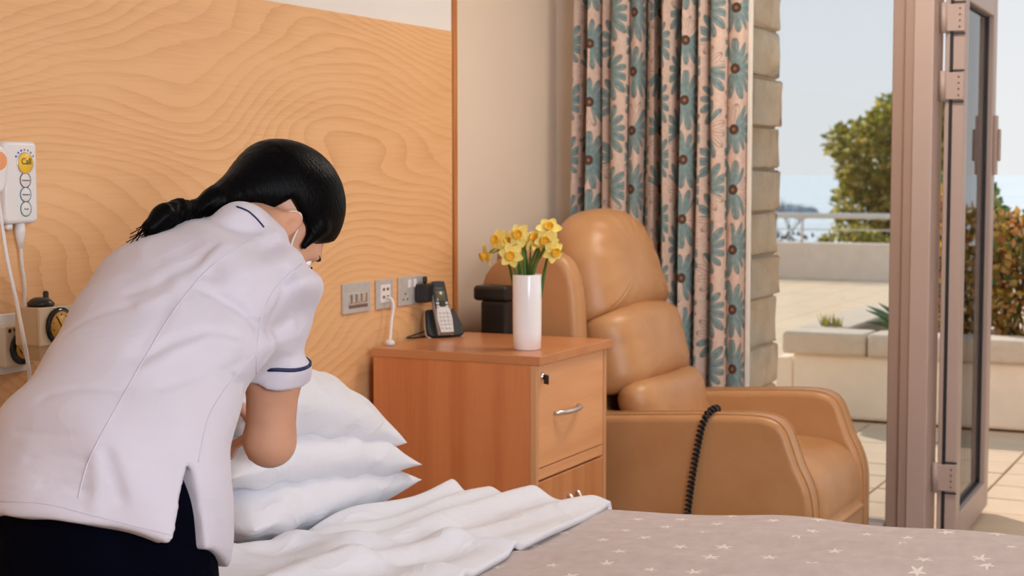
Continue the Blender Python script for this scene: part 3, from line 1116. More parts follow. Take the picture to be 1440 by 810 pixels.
# planter bush (right of the door), a few separate shrubs shoulder to shoulder
def shrub(name, label, c, rad, seed, mat, count, blades=0):
    s = thing(name, label, 'shrub', (c[0], c[1], 0.33), 'shrubs in the planter')
    rr = random.Random(seed)
    for _ in range(7):
        e = Vector((c[0] + rr.uniform(-.7, .7) * rad[0], c[1] + rr.uniform(-.6, .6) * rad[1], c[2] + rr.uniform(0, .8) * rad[2]))
        tube('stem', [(c[0] + rr.uniform(-.1, .1), c[1], 0.30), ((e.x + c[0]) / 2, c[1], (0.3 + e.z) / 2), e], [0.014, 0.01, 0.005], M['bark'], s, 6)
    foliage('foliage', [(c, rad), ((c[0] - rad[0] * .3, c[1], c[2] + rad[2] * .45), (rad[0] * .6, rad[1] * .8, rad[2] * .6))], count, 0.055, 0.032, mat, s, seed)
    if blades:
        V, F = [], []
        for _ in range(blades):
            p = Vector((c[0] + rr.uniform(-.6, .9) * rad[0], c[1] - rad[1] * 0.6, c[2] + rr.uniform(-0.1, .7) * rad[2]))
            leaf_quad(V, F, p, Vector((rr.uniform(-.5, .5), -0.2, 1)).normalized(), Vector((0, 1, 0)), rr.uniform(.12, .2), 0.025)
        mk('blade_leaves', V, F, M['blade'], s, kind='stuff')
shrub('flowering_shrub', 'red and gold leaved shrub in the planter seen right of the door', (1.02, 9.0, 0.68), (0.36, 0.35, 0.38), 21, M['bush_leaf'], 3000, 12)
shrub('flowering_shrub', 'gold and green shrub in the planter seen through the door glass', (0.64, 9.2, 0.76), (0.24, 0.35, 0.44), 22, M['bush_leaf'], 2400)
shrub('flowering_shrub', 'red and gold shrub in the planter at the right edge', (1.70, 9.1, 0.70), (0.42, 0.36, 0.40), 23, M['bush_leaf'], 2600, 8)
foliage_tall = thing('tall_shrub', 'tall green shrub behind the planter seen through the door glass', 'shrub', (0.35, 11.2, 0.0))
foliage('foliage', [((0.30, 11.2, 0.75), (0.34, 0.4, 0.55))], 1500, 0.09, 0.05, M['blade'], foliage_tall, 31)
tube('stem', [(0.3, 11.2, -0.02), (0.3, 11.2, 0.7)], 0.03, M['bark'], foliage_tall, 6)

# spiky plant and tuft on the planter
sp = thing('spiky_plant', 'spiky plant with long pointed green leaves in the planter', 'plant', (0.52, 8.72, 0.33))
rr = random.Random(9)
for i in range(14):
    a = R(95 + i * 13 + rr.uniform(-6, 6)) if i < 9 else rr.uniform(0, 6.28)
    el_ = R(rr.uniform(22, 66))
    d = Vector((math.cos(a) * math.cos(el_), math.sin(a) * math.cos(el_) * 0.5, math.sin(el_)))
    p0 = Vector((0.52, 8.72, 0.42))
    L = rr.uniform(0.24, 0.36)
    side = d.cross(Vector((0, 1, 0.25))).normalized()
    Vv, Ff = [], []
    for t, w in ((0, 0.011), (0.35, 0.018), (0.7, 0.013), (1.0, 0.0008)):
        c = p0 + d * L * t - Vector((0, 0, 1)) * 0.06 * t * t
        Vv += [c - side * w, c + side * w, c + Vector((0, -0.004, 0.0))]
    for j in range(3):
        b = j * 3
        Ff += [(b, b + 3, b + 5, b + 2), (b + 2, b + 5, b + 4, b + 1), (b + 1, b + 4, b + 3, b)]
    mk('leaf', Vv, Ff, M['blade'], sp)
tu = thing('grass_tuft', 'small yellow green tuft growing in the planter', 'plant', (0.10, 8.62, 0.33))
Vv, Ff = [], []
for _ in range(90):
    leaf_quad(Vv, Ff, Vector((0.10 + rr.uniform(-.045, .045), 8.62 + rr.uniform(-.04, .04), 0.42)), Vector((rr.uniform(-.5, .5), rr.uniform(-.4, .4), 1)).normalized(), rvec(rr), rr.uniform(.05, .12), 0.008)
mk('grass_blades', Vv, Ff, M['tuft'], tu, kind='stuff')
tube('root_clump', [(0.10, 8.62, 0.31), (0.10, 8.62, 0.43)], [0.05, 0.04], M['soil'], tu, 8)

# ------------------------------------------------------------------ curtain
ct = thing('curtain', 'cream curtain printed with teal daisies gathered beside the window', 'curtain', (0.34, 5.33, 0.02))
NX = 420
xs0, xs1 = 0.008, 0.655
cpts = []
pleats = [0.0, 0.055, 0.125, 0.175, 0.235, 0.285, 0.345, 0.42, 0.475, 0.545, 0.605, 0.667]
for i in range(NX + 1):
    x = xs0 + (xs1 - xs0) * i / NX
    d = (x - xs0) * 0.667 / (xs1 - xs0)
    k = max(j for j in range(len(pleats)) if pleats[j] <= d + 1e-9)
    k = min(k, len(pleats) - 2)
    t = (d - pleats[k]) / (pleats[k + 1] - pleats[k])
    dep = 0.085 + 0.018 * math.sin(k * 2.3)
    tt = max(0.0, min(1.0, (t - 0.07) / 0.86))
    y = -dep * (abs(math.sin(math.pi * tt)) ** 0.42) + 0.010 * math.sin(k * 1.7) + (0.012 if 0.0 < tt < 1.0 else 0.045)
    x += 0.010 * math.sin(2 * math.pi * t + k)
    cpts.append((x, 5.352 + y))
arc = [0.0]
for a, b in zip(cpts[:-1], cpts[1:]):
    arc.append(arc[-1] + math.hypot(b[0] - a[0], b[1] - a[1]))
NZ = 14
V, UV, F = [], [], []
for j in range(NZ + 1):
    z = 0.02 + 2.40 * j / NZ
    fl = 1.0 + 0.10 * (1 - j / NZ)
    for i, (x, y) in enumerate(cpts):
        V.append((x - 0.02 * (1 - j / NZ) * (1 - i / NX) + 0.004 * math.sin(z * 3 + i * 0.05), 5.352 + (y - 5.352) * fl, z))
        UV.append((arc[i], z))
n = NX + 1
for j in range(NZ):
    for i in range(NX):
        F.append((j * n + i, j * n + i + 1, (j + 1) * n + i + 1, (j + 1) * n + i))
co = mk('curtain_cloth', V, F, M['curtain'], ct, smooth=True, uv=UV)
box('lining_edge', (0.653, 5.334, 0.02), (0.668, 5.350, 2.42), M['lining'], ct, 0.003, 2)
tube('curtain_rail', [(0.0, 5.352, 2.455), (3.5, 5.352, 2.455)], 0.014, M['rail'], ct, 10)
for i in range(0, 12):
    lathe('curtain_ring', [(0.006, 0.0), (0.006, 0.05)], (0.03 + i * 0.056, 5.352, 2.40), M['rail'], ct, 8)

# ================================================================== NIGHTSTAND
NX0, NX1, NY0, NY1, NZT = 0.035, 0.555, 3.866, 4.376, 0.80
ns = thing('bedside_cabinet', 'beech bedside cabinet with one drawer above two cupboard doors', 'cabinet', (0.3, 4.12, 0.0))
ZT = 0.80
box('cabinet_top', (NX0, NY0, ZT - 0.0245), (NX1, NY1, ZT), M['beech_top'], ns, 0.0015, 1)
box('side_panel', (NX0 + 0.005, NY0 + 0.003, 0.06), (NX1 - 0.030, NY0 + 0.021, ZT - 0.025), M['beech_v'], ns)
box('side_panel', (NX0 + 0.005, NY1 - 0.036, 0.06), (NX1 - 0.030, NY1 - 0.018, ZT - 0.025), M['beech_v'], ns)
box('edge_strip', (NX1 - 0.0298, NY0 + 0.003, 0.06), (NX1 - 0.012, NY0 + 0.0205, ZT - 0.025), M['beech_edge'], ns, 0.001, 1)
box('edge_strip', (NX1 - 0.0298, NY1 - 0.0355, 0.06), (NX1 - 0.012, NY1 - 0.018, ZT - 0.025), M['beech_edge'], ns, 0.001, 1)
box('back_panel', (NX0 + 0.006, NY0 + 0.022, 0.06), (NX0 + 0.016, NY1 - 0.037, ZT - 0.026), M['beech_vy'], ns)
box('base_panel', (NX0 + 0.02, NY0 + 0.022, 0.06), (NX1 - 0.032, NY1 - 0.037, 0.078), M['beech_top'], ns)
FY0, FY1 = NY0 + 0.0225, NY1 - 0.0375
dw = box('drawer', (NX1 - 0.034, FY0, 0.494), (NX1 - 0.015, FY1, ZT - 0.027), M['beech_h'], ns, 0.0015, 1)
box('cross_rail', (NX1 - 0.033, FY0, 0.461), (NX1 - 0.016, FY1, 0.491), M['beech_h'], ns, 0.0015, 1)
yc = (FY0 + FY1) / 2
def bow(name, a, b, out, mat, parent, r=0.0055):
    a, b = Vector(a), Vector(b)
    pts = [a]
    for i in range(0, 11):
        t = i / 10
        pts.append(a.lerp(b, t) + Vector((out * (0.25 + 0.75 * math.sin(math.pi * t) ** 0.6), 0, 0)))
    pts.append(b)
    return tube(name, pts, r, mat, parent, 8)
XF = NX1 - 0.0155
bow('drawer_handle', (XF, 3.995, 0.632), (XF, 4.150, 0.632), 0.030, M['satin'], dw, 0.0065)
lk = lathe('lock', [(0.011, -0.001), (0.011, 0.004), (0.007, 0.009)], (XF, 3.912, 0.742), M['chrome'], dw, 16, axis=(1, 0, 0))
box('key', (XF + 0.006, 3.9105, 0.722), (XF + 0.030, 3.9135, 0.748), M['black'], dw, 0.001, 1, R(-35), Vector((XF + 0.008, 3.912, 0.735)))
for (y0, y1, hy) in ((FY0, yc - 0.001, yc - 0.028), (yc + 0.001, FY1, yc + 0.028)):
    cd = box('cupboard_door', (NX1 - 0.034, y0, 0.085), (NX1 - 0.015, y1, 0.455), M['beech_vy'], ns, 0.0015, 1)
    bow('door_pull', (XF, hy, 0.255), (XF, hy, 0.387), 0.028, M['satin'], cd, 0.0060)
for x in (NX0 + 0.05, NX1 - 0.09):
    for y in (NY0 + 0.05, NY1 - 0.07):
        cs_ = lathe('castor', [(0.012, 0.0), (0.026, 0.008), (0.026, 0.034), (0.012, 0.046), (0.010, 0.06)], (x, y, 0.0), M['black'], ns, 12)

# ------------------------------------------------------------------ vase and daffodils
VC = Vector((0.447, 4.015, ZT))
vz = lathe('vase', [(0.034, 0.0), (0.0385, 0.003), (0.0395, 0.05), (0.0400, 0.12), (0.0402, 0.2065), (0.0395, 0.2085), (0.0375, 0.2070), (0.0372, 0.12), (0.036, 0.012), (0.001, 0.010)], VC, M['ceramic'], None, 40)
tag(vz, 'tall white cylindrical vase of daffodils on the bedside cabinet', 'vase')

def petal_mesh(bm, c, out, fw, ln, wd, curl, n=6):
    """a pointed petal growing along `out`, curling towards -fw"""
    side = out.cross(fw).normalized()
    rows = []
    for i in range(n + 1):
        t = i / n
        w = wd * math.sin(math.pi * min(0.98, t * 0.86 + 0.10)) ** 0.8
        p = c + out * ln * t + fw * (0.004 - curl * t * t)
        rows.append([bm.verts.new(p - side * w + fw * 0.002), bm.verts.new(p - fw * 0.001), bm.verts.new(p + side * w + fw * 0.002)])
    for a, b in zip(rows[:-1], rows[1:]):
        bm.faces.new((a[0], a[1], b[1], b[0]))
        bm.faces.new((a[1], a[2], b[2], b[1]))

heads = [((0.346, 3.97, 1.073), (-.55, -.55, -.30), 'nodding furthest to the left of the bunch'),
         ((0.341, 4.05, 1.109), (-.2, -.9, .25), 'at the upper left of the bunch'),
         ((0.372, 4.06, 1.100), (.1, -.8, .5), 'tucked behind the upper left bloom'),
         ((0.415, 4.03, 1.127), (.25, -.9, .15), 'at the top centre of the bunch'),
         ((0.430, 3.95, 1.075), (.3, -.9, -.05), 'lowest at the front, above the vase rim'),
         ((0.431, 4.06, 1.108), (.7, -.2, .4), 'half hidden right of the top centre bloom'),
         ((0.469, 4.03, 1.112), (-.1, -.7, .6), 'in the right middle of the bunch'),
         ((0.511, 4.02, 1.146), (.35, -.75, .45), 'highest at the upper right of the bunch'),
         ((0.513, 4.00, 1.112), (.2, -.9, .1), 'just under the highest right bloom'),
         ((0.549, 3.96, 1.090), (.75, -.5, -.25), 'leaning furthest right and downwards')]
rr = random.Random(17)
for i, (h, fw, where) in enumerate(heads):
    h = Vector(h) - Vector((0, 0, 0.011)); fw = Vector(fw).normalized()
    root = Vector((VC.x + (h.x - VC.x) * 0.16, VC.y + (h.y - VC.y) * 0.2, ZT + 0.03))
    rim = Vector((VC.x + (h.x - VC.x) * 0.27, VC.y + (h.y - VC.y) * 0.3, ZT + 0.208))
    fl = thing('daffodil', 'yellow daffodil ' + where, 'flower', root, 'daffodils in the white vase')
    bk = h - fw * 0.024
    pts = spline([root, rim, rim.lerp(bk, 0.55) + Vector((0, 0, 0.018)), bk + Vector((0, 0, 0.006)), h - fw * 0.004], 5)
    tube('stem', pts, [0.0042] * (len(pts) - 5) + [0.0036] * 5, M['stem'], fl, 7)
    up = Vector((0, 0, 1)) - fw * fw.z
    up = up.normalized() if up.length > 0.1 else Vector((1, 0, 0))
    sd = fw.cross(up)
    ro = rr.uniform(0, 1.0)
    for k in range(6):
        a = ro + k * math.pi / 3
        bm = bmesh.new()
        petal_mesh(bm, h - fw * (0.001 * (k % 2)), (up * math.cos(a) + sd * math.sin(a)).normalized(), fw, rr.uniform(0.032, 0.038), 0.0130, rr.uniform(-0.004, 0.012))
        from_bm('petal', bm, M['petal'], fl, smooth=True)
    lathe('corona', [(0.006, 0.0), (0.0085, 0.008), (0.0105, 0.016), (0.0135, 0.0205), (0.0112, 0.0195), (0.0085, 0.015), (0.005, 0.005)], h, M['corona'], fl, 14, axis=fw)
    tube('sheath', [h - fw * 0.016, h - fw * 0.028 + Vector((0, 0, 0.004)), h - fw * 0.042 - Vector((0, 0, 0.002))], [0.004, 0.0065, 0.001], M['sheath'], fl, 6)
for i, (dx, dy, top) in enumerate(((-0.055, 0.0, 1.085), (-0.030, 0.02, 1.075), (0.012, -0.01, 1.09), (0.050, 0.01, 1.085))):
    p0 = Vector((VC.x + dx * 0.3, VC.y + dy * 0.3 + 0.012, ZT + 0.03))
    p2 = Vector((VC.x + dx, VC.y + dy, top))
    Vv, Ff = [], []
    for t in (0, 0.35, 0.62, 0.78, 0.92, 1.0):
        c = p0.lerp(p2, t) + Vector((dx * 0.25 * t * t, 0, 0))
        w = 0.0055 * (1 - t ** 5) + 0.0006
        Vv += [c + Vector((-w, 0, 0)), c + Vector((0, 0.002, 0)), c + Vector((w, 0, 0)), c + Vector((0, 0.0035, 0))]
    for j in range(5):
        b = j * 4
        for q in range(4):
            Ff.append((b + q, b + (q + 1) % 4, b + 4 + (q + 1) % 4, b + 4 + q))
    lf = mk('daffodil_leaf', Vv, Ff, M['stem'], smooth=True)
    tag(lf, 'narrow green daffodil leaf ' + ('leaning far left in the vase', 'standing left of the middle of the vase', 'upright in the middle of the vase', 'leaning right in the vase')[i], 'leaf', 'daffodil leaves in the white vase')

# ------------------------------------------------------------------ phone
PF = Vector((0.80, -0.60, 0)).normalized()       # the way the phone faces
PS = Vector((-PF.y, PF.x, 0))                    # its own right... sideways axis
PC = Vector((0.070, 4.220, ZT))
cr = thing('phone_cradle', 'black charging cradle standing on the back of the bedside cabinet', 'phone cradle', PC)
tilt = R(17)
# tilted tray
def pframe(o, back):
    n = (PF * math.cos(back) + Vector((0, 0, 1)) * math.sin(back))
    v = (Vector((0, 0, 1)) * math.cos(back) - PF * math.sin(back))
    return (o, PS, v, n)
trayO = PC + Vector((0, 0, 0.008)) + PF * 0.032
tray_out = [(-0.055, 0.0), (-0.020, -0.004), (0.030, -0.004), (0.056, 0.002), (0.058, 0.020), (0.046, 0.066), (0.036, 0.076), (-0.038, 0.076), (-0.050, 0.068), (-0.060, 0.018)]
fr_t = pframe(trayO, R(30))
tray_out = [(u, v * 1.12) for u, v in tray_out]
slab('tray', tray_out, fr_t, -0.012, 0.002, 0.004, M['black_rubber'], cr, 3, 3)
slab('silver_rim', [(u * 1.03, (v - 0.036) * 1.04 + 0.036) for u, v in tray_out], fr_t, -0.018, -0.010, 0.003, M['silver'], cr, 2, 3)
bm = bmesh.new()
foot = [(-0.048, 0.0), (0.048, 0.0), (0.040, -0.055), (-0.040, -0.055)]
vb = [bm.verts.new(PC + PS * u + PF * (0.028 + f) + Vector((0, 0, 0.0))) for u, f in foot]
vt = [bm.verts.new(PC + PS * u * 0.9 + PF * (0.028 + f * 0.9) + Vector((0, 0, 0.010 - f * 0.75))) for u, f in foot]
bm.faces.new(vb[::-1]); bm.faces.new(vt)
for k in range(4):
    bm.faces.new((vb[k], vb[(k + 1) % 4], vt[(k + 1) % 4], vt[k]))
from_bm('foot', bm, M['black'], cr)
hs = thing('phone_handset', 'black and silver cordless phone handset standing in its cradle', 'phone', PC + Vector((0, 0, 0.012)))
fr_h = pframe(PC + PF * 0.050 - PS * 0.008 + Vector((0, 0, 0.014)), R(24))
HO, HU, HV, HN = fr_h
body_out = [(-0.018, 0.0), (0.018, 0.0), (0.0245, 0.008), (0.0245, 0.10), (0.0235, 0.158), (0.017, 0.166), (-0.017, 0.166), (-0.0235, 0.158), (-0.0245, 0.10), (-0.0245, 0.008)]
slab('handset_back', body_out, fr_h, -0.020, 0.0, 0.006, M['silver'], hs, 3, 2)
slab('handset_face', [(u * 0.93, v * 0.985 + 0.001) for u, v in body_out], fr_h, -0.001, 0.0035, 0.0025, M['black_rubber'], hs, 3, 2)
slab('keypad_panel', [(-0.017, 0.003), (0.017, 0.003), (0.0215, 0.010), (0.0215, 0.078), (-0.0215, 0.078), (-0.0215, 0.010)], fr_h, 0.0030, 0.0050, 0.001, M['keypad'], hs, 2, 2)
slab('screen', [(-0.015, 0.102), (0.015, 0.102), (0.015, 0.135), (-0.015, 0.135)], fr_h, 0.0030, 0.0042, 0.0004, M['lcd'], hs, 1, 0)
for r_ in range(5):
    for c_ in range(3):
        u, v = (c_ - 1) * 0.0125, 0.016 + r_ * 0.012
        slab('button', [(u - 0.0046, v - 0.0035), (u + 0.0046, v - 0.0035), (u + 0.0046, v + 0.0035), (u - 0.0046, v + 0.0035)], fr_h, 0.0048, 0.0062, 0.0006, M['silver'], hs, 1, 0)
for u, v in ((-0.015, 0.094), (0.015, 0.094), (-0.015, 0.084), (0.015, 0.084)):
    slab('menu_key', [(u - 0.0045, v - 0.0032), (u + 0.0045, v - 0.0032), (u + 0.0045, v + 0.0032), (u - 0.0045, v + 0.0032)], fr_h, 0.0030, 0.0055, 0.0006, M['keypad'], hs, 1, 0)
slab('joystick', [(-0.006, 0.083), (0.006, 0.083), (0.006, 0.095), (-0.006, 0.095)], fr_h, 0.0030, 0.0060, 0.001, M['black'], hs, 1, 2)
text('maker_name', 'Panasonic', 0.0062, HO + HV * 0.142 + HN * 0.0036, HU, HV, M['ink_grey'], hs, 0.0003)

# ------------------------------------------------------------------ wall plates over the cabinet (scale of UK accessories)
PZ0, PZ1 = 0.899, 0.984
def plate(name, label, y0, y1, cat='wall plate'):
    t = thing(name, label, cat, (0.004, (y0 + y1) / 2, PZ0), 'steel plates on the oak panel')
    box('plate', (0.0005, y0, PZ0), (0.0075, y1, PZ1), M['brushed'], t, 0.002, 2)
    return t
p1 = plate('switch_plate', 'brushed steel plate with four rocker switches above a brown label', 3.766, 3.912, 'switch')
for k in range(4):
    y = 3.800 + k * 0.0265
    box('rocker', (0.0065, y - 0.008, 0.927), (0.0125, y + 0.008, 0.955), M['chrome'], p1, 0.0025, 2)
box('label_strip', (0.0068, 3.793, 0.913), (0.0085, 3.893, 0.922), M['brown_plastic'], p1)
p2 = plate('data_outlet', 'small steel outlet plate with a white cable plugged in', 3.945, 4.037, 'socket')
box('insert', (0.0065, 3.964, 0.916), (0.0100, 4.019, 0.968), M['white_plastic'], p2, 0.002, 1)
for k in range(4):
    y, z = 3.980 + (k % 2) * 0.022, 0.933 + (k // 2) * 0.022
    box('port', (0.0095, y - 0.006, z - 0.004), (0.0106, y + 0.006, z + 0.004), M['brown_plastic'], p2)
p3 = plate('power_socket', 'double steel power socket with a black adapter plugged in', 4.072, 4.220, 'socket')
for yc_ in (4.108, 4.184):
    for dy, dz in ((0, 0.026), (-0.012, 0.010), (0.012, 0.010)):
        box('slot', (0.0070, yc_ + dy - 0.0035, PZ0 + dz - 0.003 + 0.008), (0.0079, yc_ + dy + 0.0035, PZ0 + dz + 0.003 + 0.008), M['grey_dark'], p3)
for y in (4.130, 4.162):
    box('rocker', (0.0065, y - 0.007, 0.950), (0.0120, y + 0.007, 0.974), M['white_plastic'], p3, 0.002, 1)
ad = thing('power_adapter', 'black power adapter plugged into the double socket', 'adapter', (0.035, 4.196, 0.905))
box('adapter_body', (0.008, 4.160, 0.904), (0.050, 4.212, 0.960), M['black'], ad, 0.006, 2)
box('adapter_ridge', (0.018, 4.190, 0.960), (0.026, 4.210, 0.980), M['black'], ad, 0.003, 1)
tag(tube('phone_cable', spline([(0.045, 4.205, 0.906), (0.052, 4.205, 0.86), (0.040, 4.20, 0.825), (0.022, 4.150, 0.812), (0.012, 4.105, 0.804), (0.030, 4.16, 0.803), (0.055, 4.225, 0.805)], 6), 0.0022, M['black_rubber'], None, 6), 'thin black cable drooping from the adapter to the phone cradle', 'cable')
wc = thing('white_cable', 'white cable hanging from the small outlet to the cabinet top', 'cable', (0.03, 3.945, ZT))
tube('cord', spline([(0.012, 3.995, 0.930), (0.026, 3.995, 0.926), (0.034, 3.992, 0.905), (0.036, 3.978, 0.870), (0.045, 3.955, 0.826), (0.052, 3.940, 0.812)], 6), 0.0045, M['white_plastic'], wc, 8)
lathe('plug', [(0.010, 0.0), (0.014, 0.003), (0.014, 0.011), (0.008, 0.016)], (0.056, 3.934, ZT + 0.0005), M['white_plastic'], wc, 14)

# ------------------------------------------------------------------ call unit, second handset, suction equipment at the left
cu_ = thing('call_unit', 'white wall call unit with a yellow Call button and three ringed buttons', 'call unit', (0.016, 2.505, 1.184))
slab('case', rrect(2.4585, 1.186, 2.5515, 1.352, 0.012), ((0, 0, 0), (0, 1, 0), (0, 0, 1), (1, 0, 0)), 0.001, 0.033, 0.008, M['white_plastic'], cu_, 3, 0)
XC = 0.0330
YB = 2.514
def disc(name, y, z, r0, r1, mat, parent, x=XC, hgt=0.002, n=28):
    prof = [(r0, 0), (r0, hgt), (r1, hgt), (r1, 0)] if r0 > 0 else [(r1, 0), (r1, hgt * 0.7), (r1 * 0.93, hgt), (0.0005, hgt)]
    return lathe(name, prof, (x, y, z), mat, parent, n, axis=(1, 0, 0))
disc('call_button', YB, 1.308, 0, 0.0205, M['yellow_btn'], cu_, hgt=0.004)
disc('call_bezel', YB, 1.308, 0.0205, 0.0225, M['satin'], cu_)
text('lettering', 'Call', 0.0185, (XC + 0.0043, YB, 1.311), (0, 1, 0), (0, 0, 1), M['ink'], cu_, 0.0004)
for z, mt, tx in ((1.2735, 'ring_maroon', 'Emergency'), (1.2445, 'ring_blue', 'Assistance'), (1.2155, 'ring_green', 'Reset')):
    disc('ring', YB, z, 0.0142, 0.0158, M[mt], cu_, hgt=0.0012)
    disc('button', YB, z, 0, 0.0138, M['white_plastic'], cu_, hgt=0.0018)
    text('lettering', tx, 0.0052, (XC + 0.0020, YB, z), (0, 1, 0), (0, 0, 1), M['ink'], cu_, 0.0003)
for k in range(7):
    a = R(148 - k * 19)
    box('logo_mark', (XC - 0.0005, YB + 0.029 * math.cos(a) - 0.0022, 1.306 + 0.029 * math.sin(a) - 0.002), (XC + 0.0006, YB + 0.029 * math.cos(a) + 0.0022, 1.306 + 0.029 * math.sin(a) + 0.002), M['ink_blue'] if k < 3 else M['ink_grey'], cu_)
lathe('indicator', [(0.008, 0.0), (0.008, 0.008), (0.005, 0.012)], (0.017, 2.481, 1.1855), M['white_plastic'], cu_, 12, axis=(0, 0, -1))
cc = thing('call_cable', 'white lead with a moulded strain relief hanging below the call unit', 'cable', (0.017, 2.514, 0.98))
tube('strain_relief', [(0.018, 2.512, 1.186), (0.018, 2.512, 1.168), (0.018, 2.512, 1.155), (0.018, 2.513, 1.135)], [0.010, 0.011, 0.0085, 0.004], M['white_plastic'], cc, 12)
tube('lead', spline([(0.018, 2.513, 1.14), (0.018, 2.516, 1.10), (0.018, 2.522, 1.06), (0.018, 2.520, 1.02), (0.014, 2.52, 0.96)], 6), 0.0034, M['white_plastic'], cc, 8)
oh = thing('pendant_handset', 'white pendant handset with an orange button at the left edge', 'call handset', (0.05, 2.405, 1.24))
slab('body', [(2.380, 1.275), (2.392, 1.255), (2.404, 1.250), (2.414, 1.250), (2.424, 1.262), (2.428, 1.285), (2.432, 1.300), (2.433, 1.318), (2.428, 1.334), (2.414, 1.342), (2.396, 1.342), (2.384, 1.334), (2.378, 1.315)], ((0, 0, 0), (0, 1, 0), (0, 0, 1), (1, 0, 0)), 0.045, 0.070, 0.008, M['white_plastic'], oh, 3, 2)
slab('button', [(2.400 + 0.0235 * math.cos(a * math.pi / 8), 1.312 + 0.019 * math.sin(a * math.pi / 8)) for a in range(16)], ((0, 0, 0), (0, 1, 0), (0, 0, 1), (1, 0, 0)), 0.066, 0.073, 0.002, M['orange_btn'], oh, 2, 0)
box('bracket', (0.001, 2.385, 1.275), (0.046, 2.425, 1.300), M['white_plastic'], oh, 0.003, 1)
tag(tube('pendant_cable', spline([(0.058, 2.408, 1.252), (0.060, 2.415, 1.20), (0.064, 2.425, 1.12), (0.080, 2.430, 1.04), (0.150, 2.37, 0.985), (0.155, 2.377, 0.93), (0.150, 2.388, 0.88), (0.14, 2.39, 0.80)], 7), 0.0038, M['white_plastic'], None, 8), 'long thin white cable hanging from the pendant handset at the left edge', 'cable')

va = thing('vacuum_outlet', 'cream wall outlet with a round black valve on a white backplate', 'outlet', (0.02, 2.43, 0.875))
box('backplate', (0.001, 2.20, 0.882), (0.012, 2.540, 1.004), M['white_plastic'], va, 0.002, 1)
box('outlet_case', (0.012, 2.445, 0.898), (0.036, 2.530, 0.982), M['cream_plastic'], va, 0.004, 2)
lathe('valve_ring', [(0.033, 0), (0.033, 0.004), (0.020, 0.006)], (0.036, 2.490, 0.934), M['black'], va, 28, axis=(1, 0, 0))
lathe('yellow_ring', [(0.021, 0), (0.021, 0.003), (0.012, 0.003)], (0.0415, 2.490, 0.934), M['dial_yellow'], va, 24, axis=(1, 0, 0))
lathe('valve_socket', [(0.013, 0), (0.013, 0.004), (0.002, 0.005)], (0.0435, 2.490, 0.934), M['black_gloss'], va, 20, axis=(1, 0, 0))
disc('dot', 2.458, 0.972, 0, 0.0045, M['ink'], va, 0.0358, 0.0008, 14)
text('lettering', 'Vacuum', 0.0105, (0.0364, 2.467, 0.972), (0, 1, 0), (0, 0, 1), M['ink'], va, 0.0003, 'LEFT')
disc('dot', 2.458, 0.934, 0, 0.0025, M['ink'], va, 0.0358, 0.0008, 10)

vr = thing('suction_regulator', 'cream suction regulator box with a round gauge and a black knob', 'regulator', (0.10, 2.502, 0.91))
box('body', (0.066, 2.440, 0.946), (0.124, 2.552, 1.022), M['cream_plastic2'], vr, 0.003, 2)
box('front_plate', (0.1215, 2.442, 0.946), (0.1275, 2.552, 1.022), M['cream_plastic'], vr, 0.002, 1)
bm = bmesh.new()
lowv = [(0.070, 2.446), (0.122, 2.446), (0.122, 2.547), (0.070, 2.547)]
a_ = [bm.verts.new((x, y, 0.947)) for x, y in lowv]
b_ = [bm.verts.new((0.097 + (x - 0.097) * 0.72, 2.497 + (y - 2.497) * 0.8, 0.915)) for x, y in lowv]
bm.faces.new(a_); bm.faces.new(b_[::-1])
for k in range(4):
    bm.faces.new((a_[k], b_[k], b_[(k + 1) % 4], a_[(k + 1) % 4]))
from_bm('lower_housing', bm, M['cream_plastic2'], vr)
lathe('adjuster_knob', [(0.026, 0), (0.027, 0.007), (0.020, 0.014), (0.012, 0.018)], (0.096, 2.482, 1.022), M['black'], vr, 20)
box('knob_lever', (0.092, 2.490, 1.034), (0.102, 2.502, 1.052), M['black'], vr, 0.003, 1)
lathe('gauge_bezel', [(0.038, 0), (0.038, 0.006), (0.030, 0.007)], (0.1275, 2.498, 0.982), M['black_gloss'], vr, 32, axis=(1, 0, 0))
lathe('gauge_face', [(0.030, 0), (0.030, 0.0016), (0.001, 0.0016)], (0.1335, 2.498, 0.982), M['dial_yellow'], vr, 32, axis=(1, 0, 0))
for k in range(9):
    a = R(-50 + k * 35)
    c_ = Vector((0.1352, 2.498 + 0.024 * math.cos(a), 0.982 + 0.024 * math.sin(a)))
    box('tick', c_ - Vector((0.0006, 0.0016, 0.0016)), c_ + Vector((0.0006, 0.0016, 0.0016)), M['ink'] if k % 2 else M['dial_red'], vr)
tube('needle', [(0.1358, 2.498, 0.982), (0.1358, 2.486, 1.000)], 0.0012, M['ink'], vr, 5)
lathe('needle_hub', [(0.004, 0), (0.003, 0.002)], (0.1352, 2.498, 0.982), M['dial_red'], vr, 10, axis=(1, 0, 0))
tube('stub_pipe', [(0.036, 2.490, 0.934), (0.075, 2.490, 0.934)], 0.010, M['chrome'], vr, 10)
tag(lathe('olive_bottle', [(0.02, 0), (0.024, 0.01), (0.024, 0.10), (0.016, 0.13), (0.010, 0.14), (0.010, 0.155)], (0.228, 2.195, 0.705), M['olive'], None, 16), 'olive yellow item showing at the left edge behind the tunic', 'bottle')

# ------------------------------------------------------------------ bin behind the cabinet
bn = thing('waste_bin', 'slim black bin with an overhanging lid between cabinet and armchair', 'bin', (0.15, 4.42, 0.0))
box('bin_body', (0.112, 4.386, 0.0), (0.20, 4.452, 0.897), M['black'], bn, 0.008, 2)
box('bin_lid', (0.088, 4.380, 0.897), (0.205, 4.457, 0.944), M['black'], bn, 0.012, 3)

